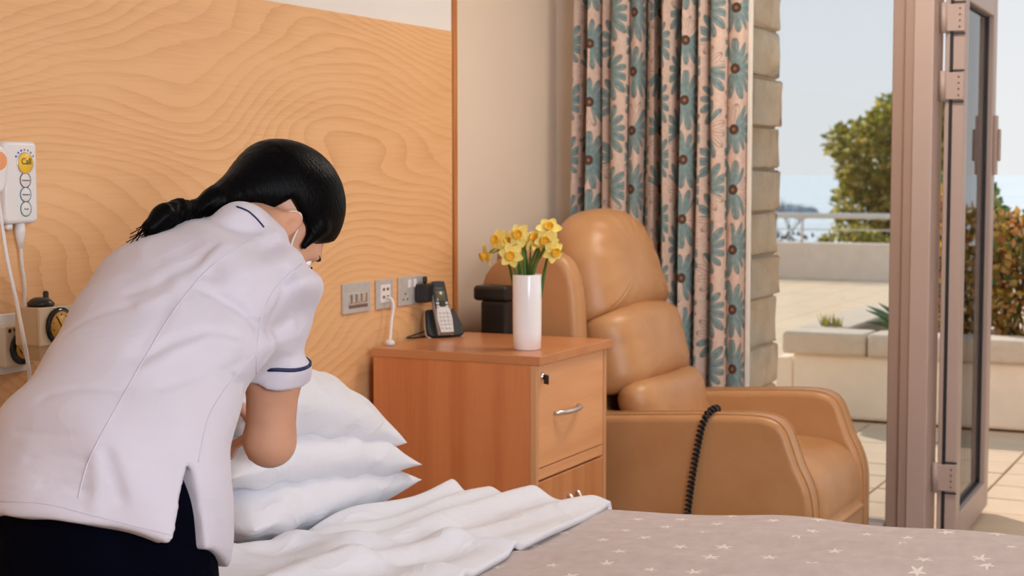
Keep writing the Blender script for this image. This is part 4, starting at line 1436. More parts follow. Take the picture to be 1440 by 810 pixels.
# ================================================================== ARMCHAIR
ch = thing('recliner_armchair', 'tan leather recliner armchair with a tall cushioned back by the curtain', 'armchair', (0.65, 4.82, 0.0))
LE = M['leather']
XZ = lambda y: ((0, y, 0), (1, 0, 0), (0, 0, 1), (0, 1, 0))
arm_out = [(a_, b_ - (0.012 if b_ > 0.3 else 0)) for a_, b_ in [(0.30, 0.10), (0.30, 0.40), (0.34, 0.555), (0.50, 0.570), (0.75, 0.588), (0.94, 0.598), (1.015, 0.590), (1.050, 0.562), (1.068, 0.52), (1.090, 0.46), (1.115, 0.41), (1.130, 0.36), (1.135, 0.28), (1.130, 0.10), (1.09, 0.085), (0.36, 0.085)]]
for y0, y1 in ((4.462, 4.560), (5.060, 5.158)):
    ar = slab('arm', arm_out, XZ(0), y0, y1, 0.022, LE, ch, 5, 3)
    for yy in (y0 + 0.016, y1 - 0.016):
        P2 = [Vector((q.x, q.y)) for q in spline([Vector((a, b, 0)) for a, b in arm_out], 3, True)]
        if area2(P2) < 0: P2.reverse()
        Q2 = offset_poly(P2, -0.0012)
        pts = [Vector((q.x, yy, q.y)) for q in Q2 if q.x > 0.33 and q.y > 0.11]
        pts = sorted(pts, key=lambda v: (v.x * 1.0 - v.z * 0.9))
        tube('arm_seam', pts, 0.0016, LE, ar, 5)
# backrest shell and wings
slab('back_shell', [(0.13, 0.12), (0.10, 0.60), (0.075, 0.98), (0.11, 1.06), (0.20, 1.09), (0.27, 1.06), (0.34, 0.80), (0.42, 0.50), (0.46, 0.30), (0.46, 0.12)], XZ(0), 4.545, 5.075, 0.03, LE, ch, 4, 3)
wing_out = [(0.10, 0.50), (0.075, 0.80), (0.070, 0.94), (0.12, 1.015), (0.20, 1.052), (0.28, 1.054), (0.345, 1.035), (0.380, 0.99), (0.398, 0.92), (0.408, 0.78), (0.42, 0.60), (0.40, 0.50)]
for y0, y1 in ((4.464, 4.552), (5.068, 5.156)):
    slab('wing', wing_out, XZ(0), y0, y1, 0.030, LE, ch, 5, 3)
# three puffed back cushions
tiltb = R(15)
ev_ = Vector((-math.sin(tiltb), 0, math.cos(tiltb)))
en_ = Vector((math.cos(tiltb), 0, math.sin(tiltb)))
def bframe(x, z):
    return (Vector((x, 4.825, z)), Vector((0, 1, 0)), ev_, en_)
head_o = [(-0.235, -0.165), (-0.12, -0.178), (0.12, -0.178), (0.285, -0.170), (0.325, -0.150), (0.305, -0.05), (0.275, 0.06), (0.215, 0.135), (0.11, 0.178), (0.0, 0.188), (-0.11, 0.178), (-0.19, 0.135), (-0.242, 0.06), (-0.262, -0.05), (-0.262, -0.145)]
cushion('head_cushion', head_o, bframe(0.335, 0.985), 0.125, 0.10, LE, ch, 4.6, 18, 0.006, 3)
lum_o = [(-0.25, -0.125), (-0.10, -0.140), (0.10, -0.140), (0.275, -0.125), (0.295, 0.0), (0.275, 0.105), (0.10, 0.135), (-0.10, 0.135), (-0.25, 0.105), (-0.265, 0.0)]
cushion('lumbar_cushion', lum_o, bframe(0.435, 0.735), 0.120, 0.10, LE, ch, 4.6, 18, 0.006, 5)
low_o = [(-0.255, -0.13), (0.0, -0.14), (0.255, -0.13), (0.262, 0.0), (0.258, 0.115), (0.0, 0.125), (-0.255, 0.115), (-0.262, 0.0)]
cushion('lower_back_cushion', low_o, bframe(0.560, 0.525), 0.080, 0.08, LE, ch, 4.6, 14, 0.004, 7)
# seat with a rolled front and the footrest panel under it
seat_out = [(0.46, 0.28), (0.46, 0.42), (0.70, 0.438), (0.95, 0.445), (1.06, 0.430), (1.115, 0.385), (1.135, 0.32), (1.135, 0.25), (1.10, 0.235), (0.55, 0.235)]
slab('seat', seat_out, XZ(0), 4.566, 5.054, 0.030, LE, ch, 5, 3)
slab('footrest_panel', [(1.06, 0.06), (1.06, 0.232), (1.13, 0.232), (1.142, 0.21), (1.138, 0.08), (1.12, 0.06)], XZ(0), 4.568, 5.052, 0.012, LE, ch, 3, 0)
box('base', (0.36, 4.58, 0.03), (1.05, 5.04, 0.22), M['black'], ch, 0.005, 1)
for x in (0.40, 1.0):
    for y in (4.49, 5.13):
        lathe('foot', [(0.022, 0), (0.025, 0.01), (0.025, 0.085)], (x, y, 0.0), M['black'], ch, 12)
# coiled handset cord over the near arm
cp = spline([(0.842, 4.500, 0.598), (0.830, 4.478, 0.595), (0.818, 4.456, 0.578), (0.805, 4.449, 0.54), (0.790, 4.447, 0.46), (0.777, 4.447, 0.38), (0.766, 4.447, 0.29), (0.755, 4.447, 0.20), (0.75, 4.447, 0.12)], 90)
lens = [0.0]
for a, b in zip(cp[:-1], cp[1:]):
    lens.append(lens[-1] + (b - a).length)
coil = []
for i, p in enumerate(cp):
    d = (cp[min(i + 1, len(cp) - 1)] - cp[max(i - 1, 0)]).normalized()
    u = d.cross(Vector((0.3, 1, 0.1))).normalized()
    w = d.cross(u)
    a = lens[i] / 0.0140 * 2 * math.pi
    coil.append(p + (u * math.cos(a) + w * math.sin(a)) * 0.0078)
tag(tube('coiled_cord', coil, 0.0043, M['black_rubber'], None, 5), 'black coiled cord hanging over the near arm of the armchair', 'cord')

# ================================================================== BED
BX0, BX1, BY0, BY1 = 0.03, 2.10, 2.40, 3.33
bd = thing('bed', 'single bed with a white fitted mattress standing against the oak panel', 'bed', (1.05, 2.87, 0.0))
mt_ = slab('mattress', [(BX0 + 0.01, BY0 + 0.02), (BX1, BY0 + 0.02), (BX1, BY1 - 0.03), (BX0 + 0.01, BY1 - 0.03)], ((0, 0, 0), (1, 0, 0), (0, 1, 0), (0, 0, 1)), 0.36, 0.512, 0.035, M['linen_grey'], bd, 4, 0)
box('bed_base', (BX0, BY0 + 0.03, 0.24), (BX1, BY1 - 0.04, 0.358), M['beech_top'], bd, 0.006, 1)
for x in (0.15, 1.95):
    for y in (2.50, 3.22):
        lathe('leg', [(0.025, 0.0), (0.03, 0.02), (0.025, 0.24)], (x, y, 0.0), M['satin'], bd, 12)

def fold_noise(x, y, s):
    return (math.sin(x * 9.1 + y * 4.3 + s) * 0.5 + math.sin(x * 17.3 - y * 7.7 + s * 2.1) * 0.3 + math.sin(x * 5.1 + y * 21 + s * 1.3) * 0.2)

def pillow(name, label, c, hw, hd, T, tilt_x, tilt_y, rot, seed, sag=0.0, n=44, bend=0.0):
    """hw along Y, hd along X"""
    rr = random.Random(seed)
    ph = [rr.uniform(0, 6.28) for _ in range(8)]
    V, F = [], []
    def pos(u, v, side):
        uu, vv = abs(u), abs(v)
        e = (1 - uu ** 3.2) * (1 - vv ** 3.2)
        h = T * max(0, e) ** 0.55
        # seam edges bow inwards, corners stay pointed
        x = hd * v * (1 - 0.055 * (1 - uu ** 2) * vv ** 2) * 1.0
        y = hw * u * (1 - 0.05 * (1 - vv ** 2) * uu ** 2)
        wr_ = math.sin(5 * u * 3.1 + 4 * v + ph[0]) * 0.35 + math.sin(9 * v * 2.1 - 5 * u + ph[1]) * 0.35 + math.sin(13 * u + 11 * v + ph[2]) * 0.3
        rad = math.sin(math.atan2(v, u + 1e-6) * 21 + ph[3]) * (max(uu, vv) ** 3)
        z = side * h + (0.009 * wr_ + 0.009 * rad) * (max(0, e) ** 0.4) * side
        z += -sag * (u * u) + bend * u * 0.0
        return x, y, z
    for side in (1, -1):
        for i in range(n + 1):
            for j in range(n + 1):
                u = math.sin((2 * i / n - 1) * math.pi / 2); v = math.sin((2 * j / n - 1) * math.pi / 2)
                V.append(pos(u, v, side))
    m = n + 1
    for i in range(n):
        for j in range(n):
            a = i * m + j
            F.append((a, a + m, a + m + 1, a + 1))
            b = m * m + a
            F.append((b, b + 1, b + m + 1, b + m))
    mat = Matrix.Translation(c) @ Matrix.Rotation(rot, 4, 'Z') @ Matrix.Rotation(tilt_x, 4, 'X') @ Matrix.Rotation(tilt_y, 4, 'Y')
    V = [mat @ Vector(v) for v in V]
    bm = bmesh.new()
    bv = [bm.verts.new(v) for v in V]
    for f in F:
        bm.faces.new([bv[k] for k in f])
    bmesh.ops.remove_doubles(bm, verts=bm.verts[:], dist=1e-4)
    o = from_bm(name, bm, M['linen'], None, smooth=True)
    return tag(o, label, 'pillow', 'white pillows stacked at the head of the bed')
pillow('pillow', 'white pillow at the bottom of the stack, lying on the mattress', (0.275, 2.94, 0.588), 0.36, 0.245, 0.080, R(-2), R(3), R(2), 1, 0.0)
pillow('pillow', 'white pillow in the middle of the stack of three', (0.270, 2.93, 0.690), 0.365, 0.245, 0.085, R(-7), R(5), R(-2), 2, 0.02)
pillow('pillow', 'white pillow on top of the stack, under the carer\'s hands', (0.285, 2.89, 0.800), 0.365, 0.240, 0.095, R(-15), R(4), R(3), 3, 0.03)

# duvet: patterned cover drawn down, white reverse folded back towards the foot
dv = thing('duvet', 'star patterned taupe duvet with its white reverse folded back', 'duvet', (1.3, 2.87, 0.5))
def sstep(a, b, x):
    t = max(0.0, min(1.0, (x - a) / (b - a)))
    return t * t * (3 - 2 * t)
def cover_h(x, y):
    z = 0.545 + 0.030 * (x - 1.15) + 0.006 * fold_noise(x * 0.9, y * 0.8, 0.3)
    z += 0.010 * math.exp(-((x - 1.42) / 0.13) ** 2) * sstep(2.9, 3.3, y)
    z += 0.015 * math.exp(-((y - 3.06 - 0.13 * (x - 1.3) - 0.02 * math.sin(x * 6)) / 0.024) ** 2) * sstep(1.15, 1.5, x)
    z += 0.014 * math.exp(-((y - 2.82 - 0.20 * (x - 1.2) - 0.02 * math.sin(x * 7 + 1)) / 0.020) ** 2)
    z += 0.012 * math.exp(-((y - 2.62 - 0.16 * (x - 1.2)) / 0.022) ** 2)
    return z
def cover_edge(x):
    return 3.285 + 0.02 * math.sin(x * 5.3 + 0.4) + 0.02 * (x - 1.2)
def sheet(name, x0, x1, nx, ny, hf, edge_far, edge_near, thick, mat, parent, drop=0.20, x0f=None):
    V, UV, F = [], [], []
    lo_v = []
    drops = [1.0, 0.8, 0.6, 0.4, 0.25, 0.12, 0.05]
    rowsn = []
    for i in range(nx + 1):
        s = i / nx
        col = []
        for j in range(-len(drops), ny + 1 + len(drops)):
            t = min(1, max(0, j / ny))
            yn, yf = edge_near, None
            xx0 = x0f(t) if x0f else x0
            x = xx0 + (x1 - xx0) * s
            yf = edge_far(x)
            if j < 0:
                d = drops[j + len(drops)] * drop
                z = hf(x, yn) - d
                y = yn - 0.035 * (1 - math.exp(-d * 18)) - 0.015 * math.sin(x * 14) * d / drop
                vcoord = yn - d
            elif j > ny:
                d = drops[::-1][j - ny - 1] * drop
                z = hf(x, yf) - d
                y = yf + 0.035 * (1 - math.exp(-d * 18)) + 0.015 * math.sin(x * 11) * d / drop
                vcoord = yf + d
            else:
                y = yn + (yf - yn) * t
                z = hf(x, y)
                vcoord = y
            col.append((x, y, z)); UV.append((x, vcoord))
        rowsn.append(len(col))
        V += col
    m = rowsn[0]
    for i in range(nx):
        for j in range(m - 1):
            F.append((i * m + j, (i + 1) * m + j, (i + 1) * m + j + 1, i * m + j + 1))
    o = mk(name, V, F, mat, parent, smooth=True, uv=UV)
    md = o.modifiers.new('thickness', 'SOLIDIFY')
    md.thickness = thick
    md.offset = -1
    return o
sheet('patterned_cover', 0.72, 2.16, 90, 60, cover_h, cover_edge, 2.375, 0.016, M['duvet'], dv)
def x_start(y):
    t = max(0.0, min(1.0, (y - 2.362) / 0.93))
    return 0.44 + 0.13 * t + 0.015 * math.sin(t * 9)
def fold_h(x, y):
    s = (x - 0.50) / 0.55                       # 0 at the pillow side, 1 at the turned edge
    k = 1 - sstep(0.80, 1.0, s)
    z = cover_h(x, y) + 0.008 + 0.006 * k
    # long soft ridges running across the bed, leaning as they go
    q = x + 0.26 * (3.25 - y) + 0.022 * math.sin(y * 7.3 + x * 4)
    def ridge(c, w, a):
        return a * math.exp(-((q - c) / w) ** 2)
    z += (ridge(0.61, 0.036, 0.038) * sstep(2.65, 3.10, y) + ridge(0.72, 0.035, 0.026) + ridge(0.83, 0.040, 0.034 * sstep(2.4, 3.0, y)) + ridge(0.97, 0.040, 0.030 * (1 - 0.6 * sstep(2.6, 3.2, y))) + ridge(1.09, 0.05, 0.014)) * (0.25 + 0.75 * k)
    z -= 0.035 * max(0.0, 1 - (x - x_start(y)) / 0.05) ** 2
    z += 0.005 * k * math.sin(y * 9 + x * 13 + 2.0 * math.sin(x * 7 + y * 3))
    z += 0.003 * k * math.sin(y * 17 - x * 31 + 1.0)
    return z
sheet('folded_back_reverse', 0.53, 1.0, 90, 90, fold_h, lambda x: cover_edge(x) + 0.012, 2.362, 0.014, M['linen'], dv, 0.22,
      x0f=lambda t: 0.44 + 0.13 * t + 0.015 * math.sin(t * 9))

# ================================================================== THE CARER
LAT = np.array([1.0, 0.03, 0.0]); LAT /= np.linalg.norm(LAT)
HIPC = np.array([0.715, 1.93, 0.80])
C7 = np.array([0.722, 2.305, 1.205])
SR = np.array([0.818, 2.255, 1.094])
SL = np.array([0.545, 2.265, 1.100])
EL = np.array([0.775, 2.290, 0.828])
WR = np.array([0.630, 2.480, 0.800])
ELL = np.array([0.375, 2.220, 0.900])
WL = np.array([0.445, 2.475, 0.870])
# head frame
HM = np.array([0.690, 2.420, 1.192])            # midway between the ears
HR = np.array([0.828, -0.561, 0.0]); HR /= np.linalg.norm(HR)
HUp = np.array([0.486, 0.718, 0.50]); HUp /= np.linalg.norm(HUp)
HF = np.cross(HUp, HR); HF /= np.linalg.norm(HF)
HAX = np.stack([HR, HF, HUp])
def hp(r, f, u):
    return HM + HR * r + HF * f + HUp * u

def fingers(wrist, knuck, side, palm_n, curl, ln=1.0):
    """list of capsule chains for four fingers and a thumb: wrist, knuckle centre, sideways axis, palm normal"""
    side = side / np.linalg.norm(side)
    fwd = (knuck - wrist); fwd = fwd / np.linalg.norm(fwd)
    pn = palm_n / np.linalg.norm(palm_n)
    out = []
    for k, (off, L) in enumerate(((-0.030, 0.068), (-0.010, 0.076), (0.010, 0.072), (0.029, 0.058))):
        a = knuck + side * off
        chain = [a]
        ang = curl * 0.6
        for q, fr in enumerate((0.45, 0.32, 0.23)):
            d = fwd * math.cos(ang) + pn * math.sin(ang)
            chain.append(chain[-1] + d * L * fr * ln)
            ang += curl
        out.append((chain, 0.0092 - 0.0004 * k))
    a = wrist + fwd * 0.022 - side * 0.030
    d1 = fwd * 0.55 - side * 0.75 + pn * 0.3; d1 /= np.linalg.norm(d1)
    d2 = fwd * 0.85 - side * 0.25 + pn * 0.45; d2 /= np.linalg.norm(d2)
    out.append(([a, a + d1 * 0.036, a + d1 * 0.036 + d2 * 0.028, a + d1 * 0.036 + d2 * 0.050], 0.0105))
    return out

KR = WR + np.array([-0.040, 0.066, -0.015])
KL = WL + np.array([0.045, 0.066, -0.018])
hand_r = fingers(WR, KR, np.array([0.85, 0.5, 0.1]), np.array([-0.1, 0.05, -1.0]), 0.45)
hand_l = fingers(WL, KL, np.array([-0.85, 0.5, 0.1]), np.array([0.1, 0.05, -1.0]), 0.45)
LEGR = [(0.805, 1.93, 0.78), (0.815, 2.00, 0.45), (0.815, 1.93, 0.09)]
LEGL = [(0.625, 1.93, 0.78), (0.615, 1.99, 0.45), (0.615, 1.92, 0.09)]

def body_sdf(p):
    # trunk (under the clothes)
    d = loft(p, [((0.715, 1.93, 0.80), 0.150, 0.105), ((0.712, 2.05, 0.96), 0.115, 0.085), ((0.715, 2.17, 1.08), 0.120, 0.085), ((0.70, 2.26, 1.14), 0.110, 0.070)], LAT)
    # neck
    d = smin(d, seg(p, C7 + [0, 0.005, -0.02], hp(0, -0.02, -0.01), 0.050, 0.047), 0.03)
    # skull, jaw
    h = ell(p, hp(0, -0.018, 0.052), HAX, (0.073, 0.092, 0.088))
    h = smin(h, ell(p, hp(0, 0.040, -0.005), HAX, (0.060, 0.056, 0.078)), 0.03)
    h = smin(h, ell(p, hp(0, 0.062, -0.062), HAX, (0.032, 0.030, 0.028)), 0.035)
    h = smin(h, seg(p, hp(0, 0.090, 0.020), hp(0, 0.112, -0.018), 0.009, 0.013), 0.018)
    h = smin(h, seg(p, hp(-0.038, 0.078, 0.036), hp(0.038, 0.078, 0.036), 0.012, 0.012), 0.02)
    for s in (-1, 1):                            # eye sockets and cheeks
        h = smax(h, -ell(p, hp(s * 0.033, 0.102, 0.018), HAX, (0.018, 0.014, 0.012)), 0.012)
        h = smin(h, ell(p, hp(s * 0.042, 0.062, -0.018), HAX, (0.022, 0.026, 0.024)), 0.02)
        # ear: rim and lobe
        e = ell(p, hp(s * 0.083, -0.006, 0.004), HAX, (0.012, 0.021, 0.033))
        e = smax(e, -ell(p, hp(s * 0.096, 0.000, 0.008), HAX, (0.009, 0.012, 0.021)), 0.004)
        h = smin(h, e, 0.008)
    d = smin(d, h, 0.025)
    # arms
    for S, E_, W, K, hand in ((SR, EL, WR, KR, hand_r), (SL, ELL, WL, KL, hand_l)):
        a = seg(p, S, S * 0.45 + E_ * 0.55, 0.052, 0.046)
        a = smin(a, seg(p, S * 0.45 + E_ * 0.55, E_, 0.046, 0.041), 0.02)
        a = smin(a, seg(p, E_, E_ * 0.65 + W * 0.35, 0.041, 0.040), 0.02)
        a = smin(a, seg(p, E_ * 0.65 + W * 0.35, W, 0.040, 0.026), 0.02)
        palm = smin(seg(p, W, K * 1.0, 0.026, 0.022), seg(p, W * 0.4 + K * 0.6 + np.array([0.018, 0.010, 0]), K + np.array([0.020, 0.010, 0]), 0.014, 0.013), 0.02)
        a = smin(a, palm, 0.015)
        for ch_, r in hand:
            f = None
            for q in range(len(ch_) - 1):
                s_ = seg(p, ch_[q], ch_[q + 1], r - 0.0006 * q, r - 0.0006 * (q + 1))
                f = s_ if f is None else np.minimum(f, s_)
            a = smin(a, f, 0.006)
        d = smin(d, a, 0.025)
    for L in (LEGR, LEGL):
        l_ = seg(p, L[0], L[1], 0.070, 0.045)
        l_ = smin(l_, seg(p, L[1], L[2], 0.045, 0.032), 0.03)
        d = smin(d, l_, 0.04)
    return d

TS = [((0.715, 1.905, 0.685), 0.205, 0.165),
      ((0.715, 1.915, 0.76), 0.200, 0.163),
      ((0.715, 1.940, 0.84), 0.187, 0.152),
      ((0.712, 2.020, 0.94), 0.160, 0.132),
      ((0.706, 2.105, 1.03), 0.164, 0.122),
      ((0.698, 2.185, 1.092), 0.168, 0.106),
      ((0.695, 2.240, 1.125), 0.140, 0.082),
      ((0.702, 2.280, 1.150), 0.085, 0.062),
      ((0.708, 2.310, 1.170), 0.060, 0.052)]
SEND = SR * 0.43 + EL * 0.57
SENDL = SL * 0.43 + ELL * 0.57
SDIR = (EL - SR) / np.linalg.norm(EL - SR)
SDIRL = (ELL - SL) / np.linalg.norm(ELL - SL)
SLIT = np.array([0.90, 1.955, 0.80])

def wave(p, d, f, ph):
    d = np.asarray(d, float)
    return np.sin((p @ d) * f + ph)

# creases in the cloth: depth (negative = ridge), width, path
FOLDS = [
   (0.005, 0.007, [(0.806, 2.047, 1.109), (0.836, 2.07, 1.092), (0.861, 2.091, 1.072), (0.873, 2.112, 1.047)]),
   (-0.004, 0.01, [(0.806, 2.066, 1.117), (0.836, 2.08, 1.105), (0.86, 2.103, 1.085), (0.873, 2.117, 1.061)]),
   (0.005, 0.01, [(0.794, 2.11, 1.173), (0.77, 2.058, 1.138), (0.751, 2.011, 1.113), (0.715, 1.995, 1.102)]),
   (-0.004, 0.01, [(0.81, 2.126, 1.173), (0.79, 2.069, 1.13), (0.782, 2.006, 1.1), (0.753, 1.982, 1.084)]),
   (0.003, 0.012, [(0.693, 2.085, 1.172), (0.79, 2.005, 1.095), (0.793, 1.956, 1.044), (0.788, 1.92, 1.015)]),
   (0.004, 0.008, [(0.872, 2.057, 1.039), (0.848, 2.007, 1.047), (0.818, 1.967, 1.033), (0.8, 1.922, 1.01)]),
   (-0.004, 0.009, [(0.878, 2.057, 1.022), (0.856, 2.005, 1.032), (0.83, 1.96, 1.016), (0.812, 1.915, 0.995)]),
   (0.004, 0.007, [(0.882, 2.07, 0.995), (0.871, 2.011, 0.982), (0.858, 1.967, 0.981), (0.842, 1.917, 0.97)]),
   (0.006, 0.01, [(0.825, 1.808, 0.885), (0.84, 1.805, 0.855), (0.851, 1.804, 0.826)]),
   (-0.005, 0.01, [(0.807, 1.803, 0.884), (0.82, 1.795, 0.845), (0.825, 1.785, 0.811)]),
   (0.003, 0.005, [(0.654, 1.806, 0.908), (0.715, 1.798, 0.909), (0.771, 1.803, 0.91)]),
   (0.003, 0.005, [(0.703, 1.782, 0.874), (0.749, 1.79, 0.882), (0.801, 1.798, 0.876)]),
   (0.003, 0.005, [(0.739, 1.763, 0.839), (0.767, 1.776, 0.844), (0.804, 1.785, 0.835)]),
   (0.008, 0.006, [(0.87, 2.077, 0.958), (0.876, 2.043, 0.974), (0.874, 2.02, 0.978)]),
   (0.004, 0.008, [(0.878, 2.198, 1.131), (0.874, 2.16, 1.064), (0.876, 2.143, 0.997)]),
   (-0.003, 0.01, [(0.902, 2.202, 1.108), (0.866, 2.229, 1.046), (0.856, 2.234, 0.974)]),
   (0.003, 0.009, [(0.631, 1.944, 1.038), (0.676, 1.958, 1.067), (0.73, 1.977, 1.084)]),
   (0.0025, 0.007, [(0.688, 1.83, 0.956), (0.749, 1.853, 0.972), (0.808, 1.879, 0.967)]),
]

def polyline_d2(p, pts):
    d = None
    for a, b in zip(pts[:-1], pts[1:]):
        a = np.asarray(a); v = np.asarray(b) - a
        t = np.clip(((p - a) @ v) / (v @ v), 0, 1)
        e = ((p - a - t[:, None] * v) ** 2).sum(1)
        d = e if d is None else np.minimum(d, e)
    return d

def tunic_sdf(p):
    t = loft(p, TS, LAT, 0.035)
    # hem: back edge level, front hanging lower
    t = smax(t, -(p[:, 2] - np.maximum(0.795 - 0.42 * (p[:, 1] - 1.76), 0.655)), 0.006)
    # front and back panels gape at the side slit
    w = 0.862 - p[:, 2]
    th = np.degrees(np.arctan2(p[:, 1] - 1.93, p[:, 0] - 0.715))
    slit = (np.abs(th + 10 + 45 * np.maximum(w, 0)) - (0.6 + 85 * np.maximum(w, 0))) * 0.0035
    slit = np.maximum(slit, -w)
    slit = np.maximum(slit, 0.80 - p[:, 0])
    # sleeves
    for S, E_, D, SE, r0, r1 in ((SR, EL, SDIR, SEND, 0.064, 0.060), (SL, ELL, SDIRL, SENDL, 0.062, 0.058)):
        s = seg(p, S + D * 0.0, SE + D * 0.05, r0, r1)
        s = smax(s, (p - SE) @ D, 0.005)
        t = smin(t, s, 0.045)
    # shoulder bridging towards the neck
    t = smin(t, seg(p, SR + [-0.02, 0, 0.0], C7 + [0.025, -0.01, -0.055], 0.050, 0.042), 0.04)
    t = smin(t, seg(p, SL + [0.02, 0, 0.0], C7 + [-0.035, -0.01, -0.055], 0.050, 0.042), 0.04)
    # stand collar
    cax = (hp(0, -0.02, -0.01) - C7); cax = cax / np.linalg.norm(cax)
    cdir = C7 + cax * 0.0
    c = seg(p, C7 - cax * 0.05 + [-0.010, -0.004, -0.030], C7 + cax * 0.06 + [-0.010, -0.004, -0.030], 0.060, 0.055)
    c = smax(c, (p - (C7 + cax * 0.010)) @ (cax * 0.9 + np.array([0.0, 0.1, 0.25])), 0.004)
    t = smin(t, c, 0.008)
    # wrinkles
    wr = 0.0048 * wave(p, (0.5, 0.75, 0.45), 52, 1.8 * wave(p, (0.9, -0.3, 0.6), 15, 0.4)) * (0.5 + 0.5 * wave(p, (0.3, 0.5, 1.0), 13, 1.0))
    wr = wr + 0.0070 * wave(p, (-0.25, 0.3, 0.95), 48, 2.2 * wave(p, (1.0, 0.4, -0.2), 12, 2.0)) * np.clip(wave(p, (0.8, 0.2, 0.6), 10, 2.6), 0, 1)
    low = np.clip((0.90 - p[:, 2]) / 0.2, 0, 1)
    wr = wr + 0.0028 * low * np.sin(np.arctan2(p[:, 1] - 1.93, p[:, 0] - 0.715) * 9 + 0.7)
    # pulled cloth between sleeve and waist
    a_ = SR + np.array([-0.03, -0.02, -0.06])
    rad = np.linalg.norm(p - a_, axis=1)
    wr = wr + 0.0075 * np.exp(-(rad / 0.13) ** 2) * wave(p, (0.55, 0.15, -0.82), 110, 1.2)
    for A, w_, pts in FOLDS:
        wr = wr + A * np.exp(-polyline_d2(p, pts) / w_ ** 2)
    t = t + wr
    return smax(t, -slit, 0.004)

def trouser_sdf(p):
    t = loft(p, [((0.715, 1.910, 0.72), 0.172, 0.135), ((0.715, 1.920, 0.80), 0.168, 0.134), ((0.714, 1.965, 0.88), 0.140, 0.110)], LAT, 0.03)
    for L in (LEGR, LEGL):
        l_ = seg(p, L[0], L[1], 0.090, 0.078)
        l_ = smin(l_, seg(p, L[1], (L[2][0], L[2][1], 0.03), 0.080, 0.075), 0.03)
        t = smin(t, l_, 0.04)
    t = smax(t, 0.045 - p[:, 2], 0.004)
    return t + 0.003 * wave(p, (0.6, 0.7, 0.4), 40, 1.5 * wave(p, (0.2, 0.9, 0.4), 12, 0)) 

HB = hp(0, -0.020, 0.055)
TAIL = [np.array(v) for v in ((0.676, 2.283, 1.240), (0.662, 2.238, 1.226), (0.660, 2.198, 1.224), (0.656, 2.164, 1.215), (0.648, 2.138, 1.198))]
def hair_sdf(p):
    h = ell(p, HB, HAX, (0.088, 0.112, 0.103))
    # comb-back over the nape towards the tie
    h = smin(h, seg(p, hp(0.005, -0.065, 0.035), TAIL[0], 0.070, 0.026), 0.035)
    # face opening
    q = p - HM
    f = q @ HF; u = q @ HUp; r = q @ HR
    face = 0.062 + 0.55 * (u - 0.045) - f          # negative in front of the hairline
    ear = np.maximum(np.abs(f + 0.002) - 0.024, np.abs(u - 0.000) - 0.045)
    nape = (u + 0.035) - 0.0
    h = smax(h, -face, 0.008)
    low = -(u + 0.006) - 0.25 * (f + 0.03)
    # hair stops at the ear line in front of the nape
    frontlow = np.maximum(-(f + 0.040), u - 0.036)     # region in front of the ears and below the temple
    h = smax(h, -frontlow, 0.010)
    # temple lock in front of the ear
    for s in (1,):
        h = smin(h, seg(p, hp(0.068, 0.034, 0.060), hp(0.073, 0.046, 0.014), 0.016, 0.006), 0.012)
    # ponytail
    rads = (0.026, 0.014, 0.019, 0.021, 0.015)
    for k in range(len(TAIL) - 1):
        h = smin(h, seg(p, TAIL[k], TAIL[k + 1], rads[k], rads[k + 1]), 0.010)
    cx_ = np.arctan2(q @ HR, (q @ HUp) - 0.05)
    strand = np.sin(cx_ * 60 + 3 * np.sin((q @ HF) * 30)) * 0.0005
    tail = np.exp(-(np.linalg.norm(p - TAIL[2], axis=1) / 0.06) ** 2)
    strand2 = 0.0022 * tail * np.sin((p @ np.array([0.3, -0.75, 0.55])) * 520)
    return h + strand + strand2

nurse = thing('person', 'woman in a white tunic and dark trousers leaning over the bed to the pillows', 'person', (0.715, 1.94, 0.0))
body, _, _ = imp_obj('body', body_sdf, (0.24, 1.68, 0.02), (0.98, 2.72, 1.40), 0.0055, M['skin'], nurse)
tunic, tV, tQ = imp_obj('tunic', tunic_sdf, (0.30, 1.68, 0.60), (0.98, 2.50, 1.34), 0.0055, M['tunic'], nurse)
tunic['label'] = 'white short sleeved tunic with navy piping'
trous, rV, rQ = imp_obj('trousers', trouser_sdf, (0.46, 1.72, 0.02), (0.96, 2.22, 1.00), 0.009, M['trouser'], nurse)
trous['label'] = 'dark navy trousers'
hair, hV, hQ = imp_obj('hair', hair_sdf, (0.50, 2.05, 1.05), (0.90, 2.62, 1.42), 0.0035, M['hair'], nurse)
hair['label'] = 'black hair tied in a low ponytail'
tube('hair_tie', [TAIL[1] + np.array([0.006, 0.006, 0.002]), TAIL[1] - np.array([0.006, 0.006, 0.002])], 0.018, M['hair'], hair, 14)
rr = random.Random(4)
for k in range(26):
    j = rr.choice((2, 3, 3, 4))
    a = Vector(TAIL[j]) + rvec(rr) * 0.012
    d = (Vector(TAIL[4]) - Vector(TAIL[3])).normalized()
    b = a + d * rr.uniform(0.02, 0.05) + rvec(rr) * 0.008
    c = b + d * rr.uniform(0.01, 0.03) + rvec(rr) * 0.012 - Vector((0, 0, 0.006))
    tube('strand', spline([a, b, c], 4), 0.0009, M['hair'], hair, 4)
for s in (-1, 1):
    sh = slab('shoe', [(-0.045, -0.09), (-0.05, 0.0), (-0.048, 0.09), (-0.03, 0.15), (0.0, 0.165), (0.03, 0.15), (0.048, 0.09), (0.05, 0.0), (0.045, -0.09), (0.0, -0.105)], ((0.715 + s * 0.10, 1.945, 0), (1, 0, 0), (0, 1, 0), (0, 0, 1)), 0.0, 0.075, 0.02, M['black'], nurse, 3, 3)

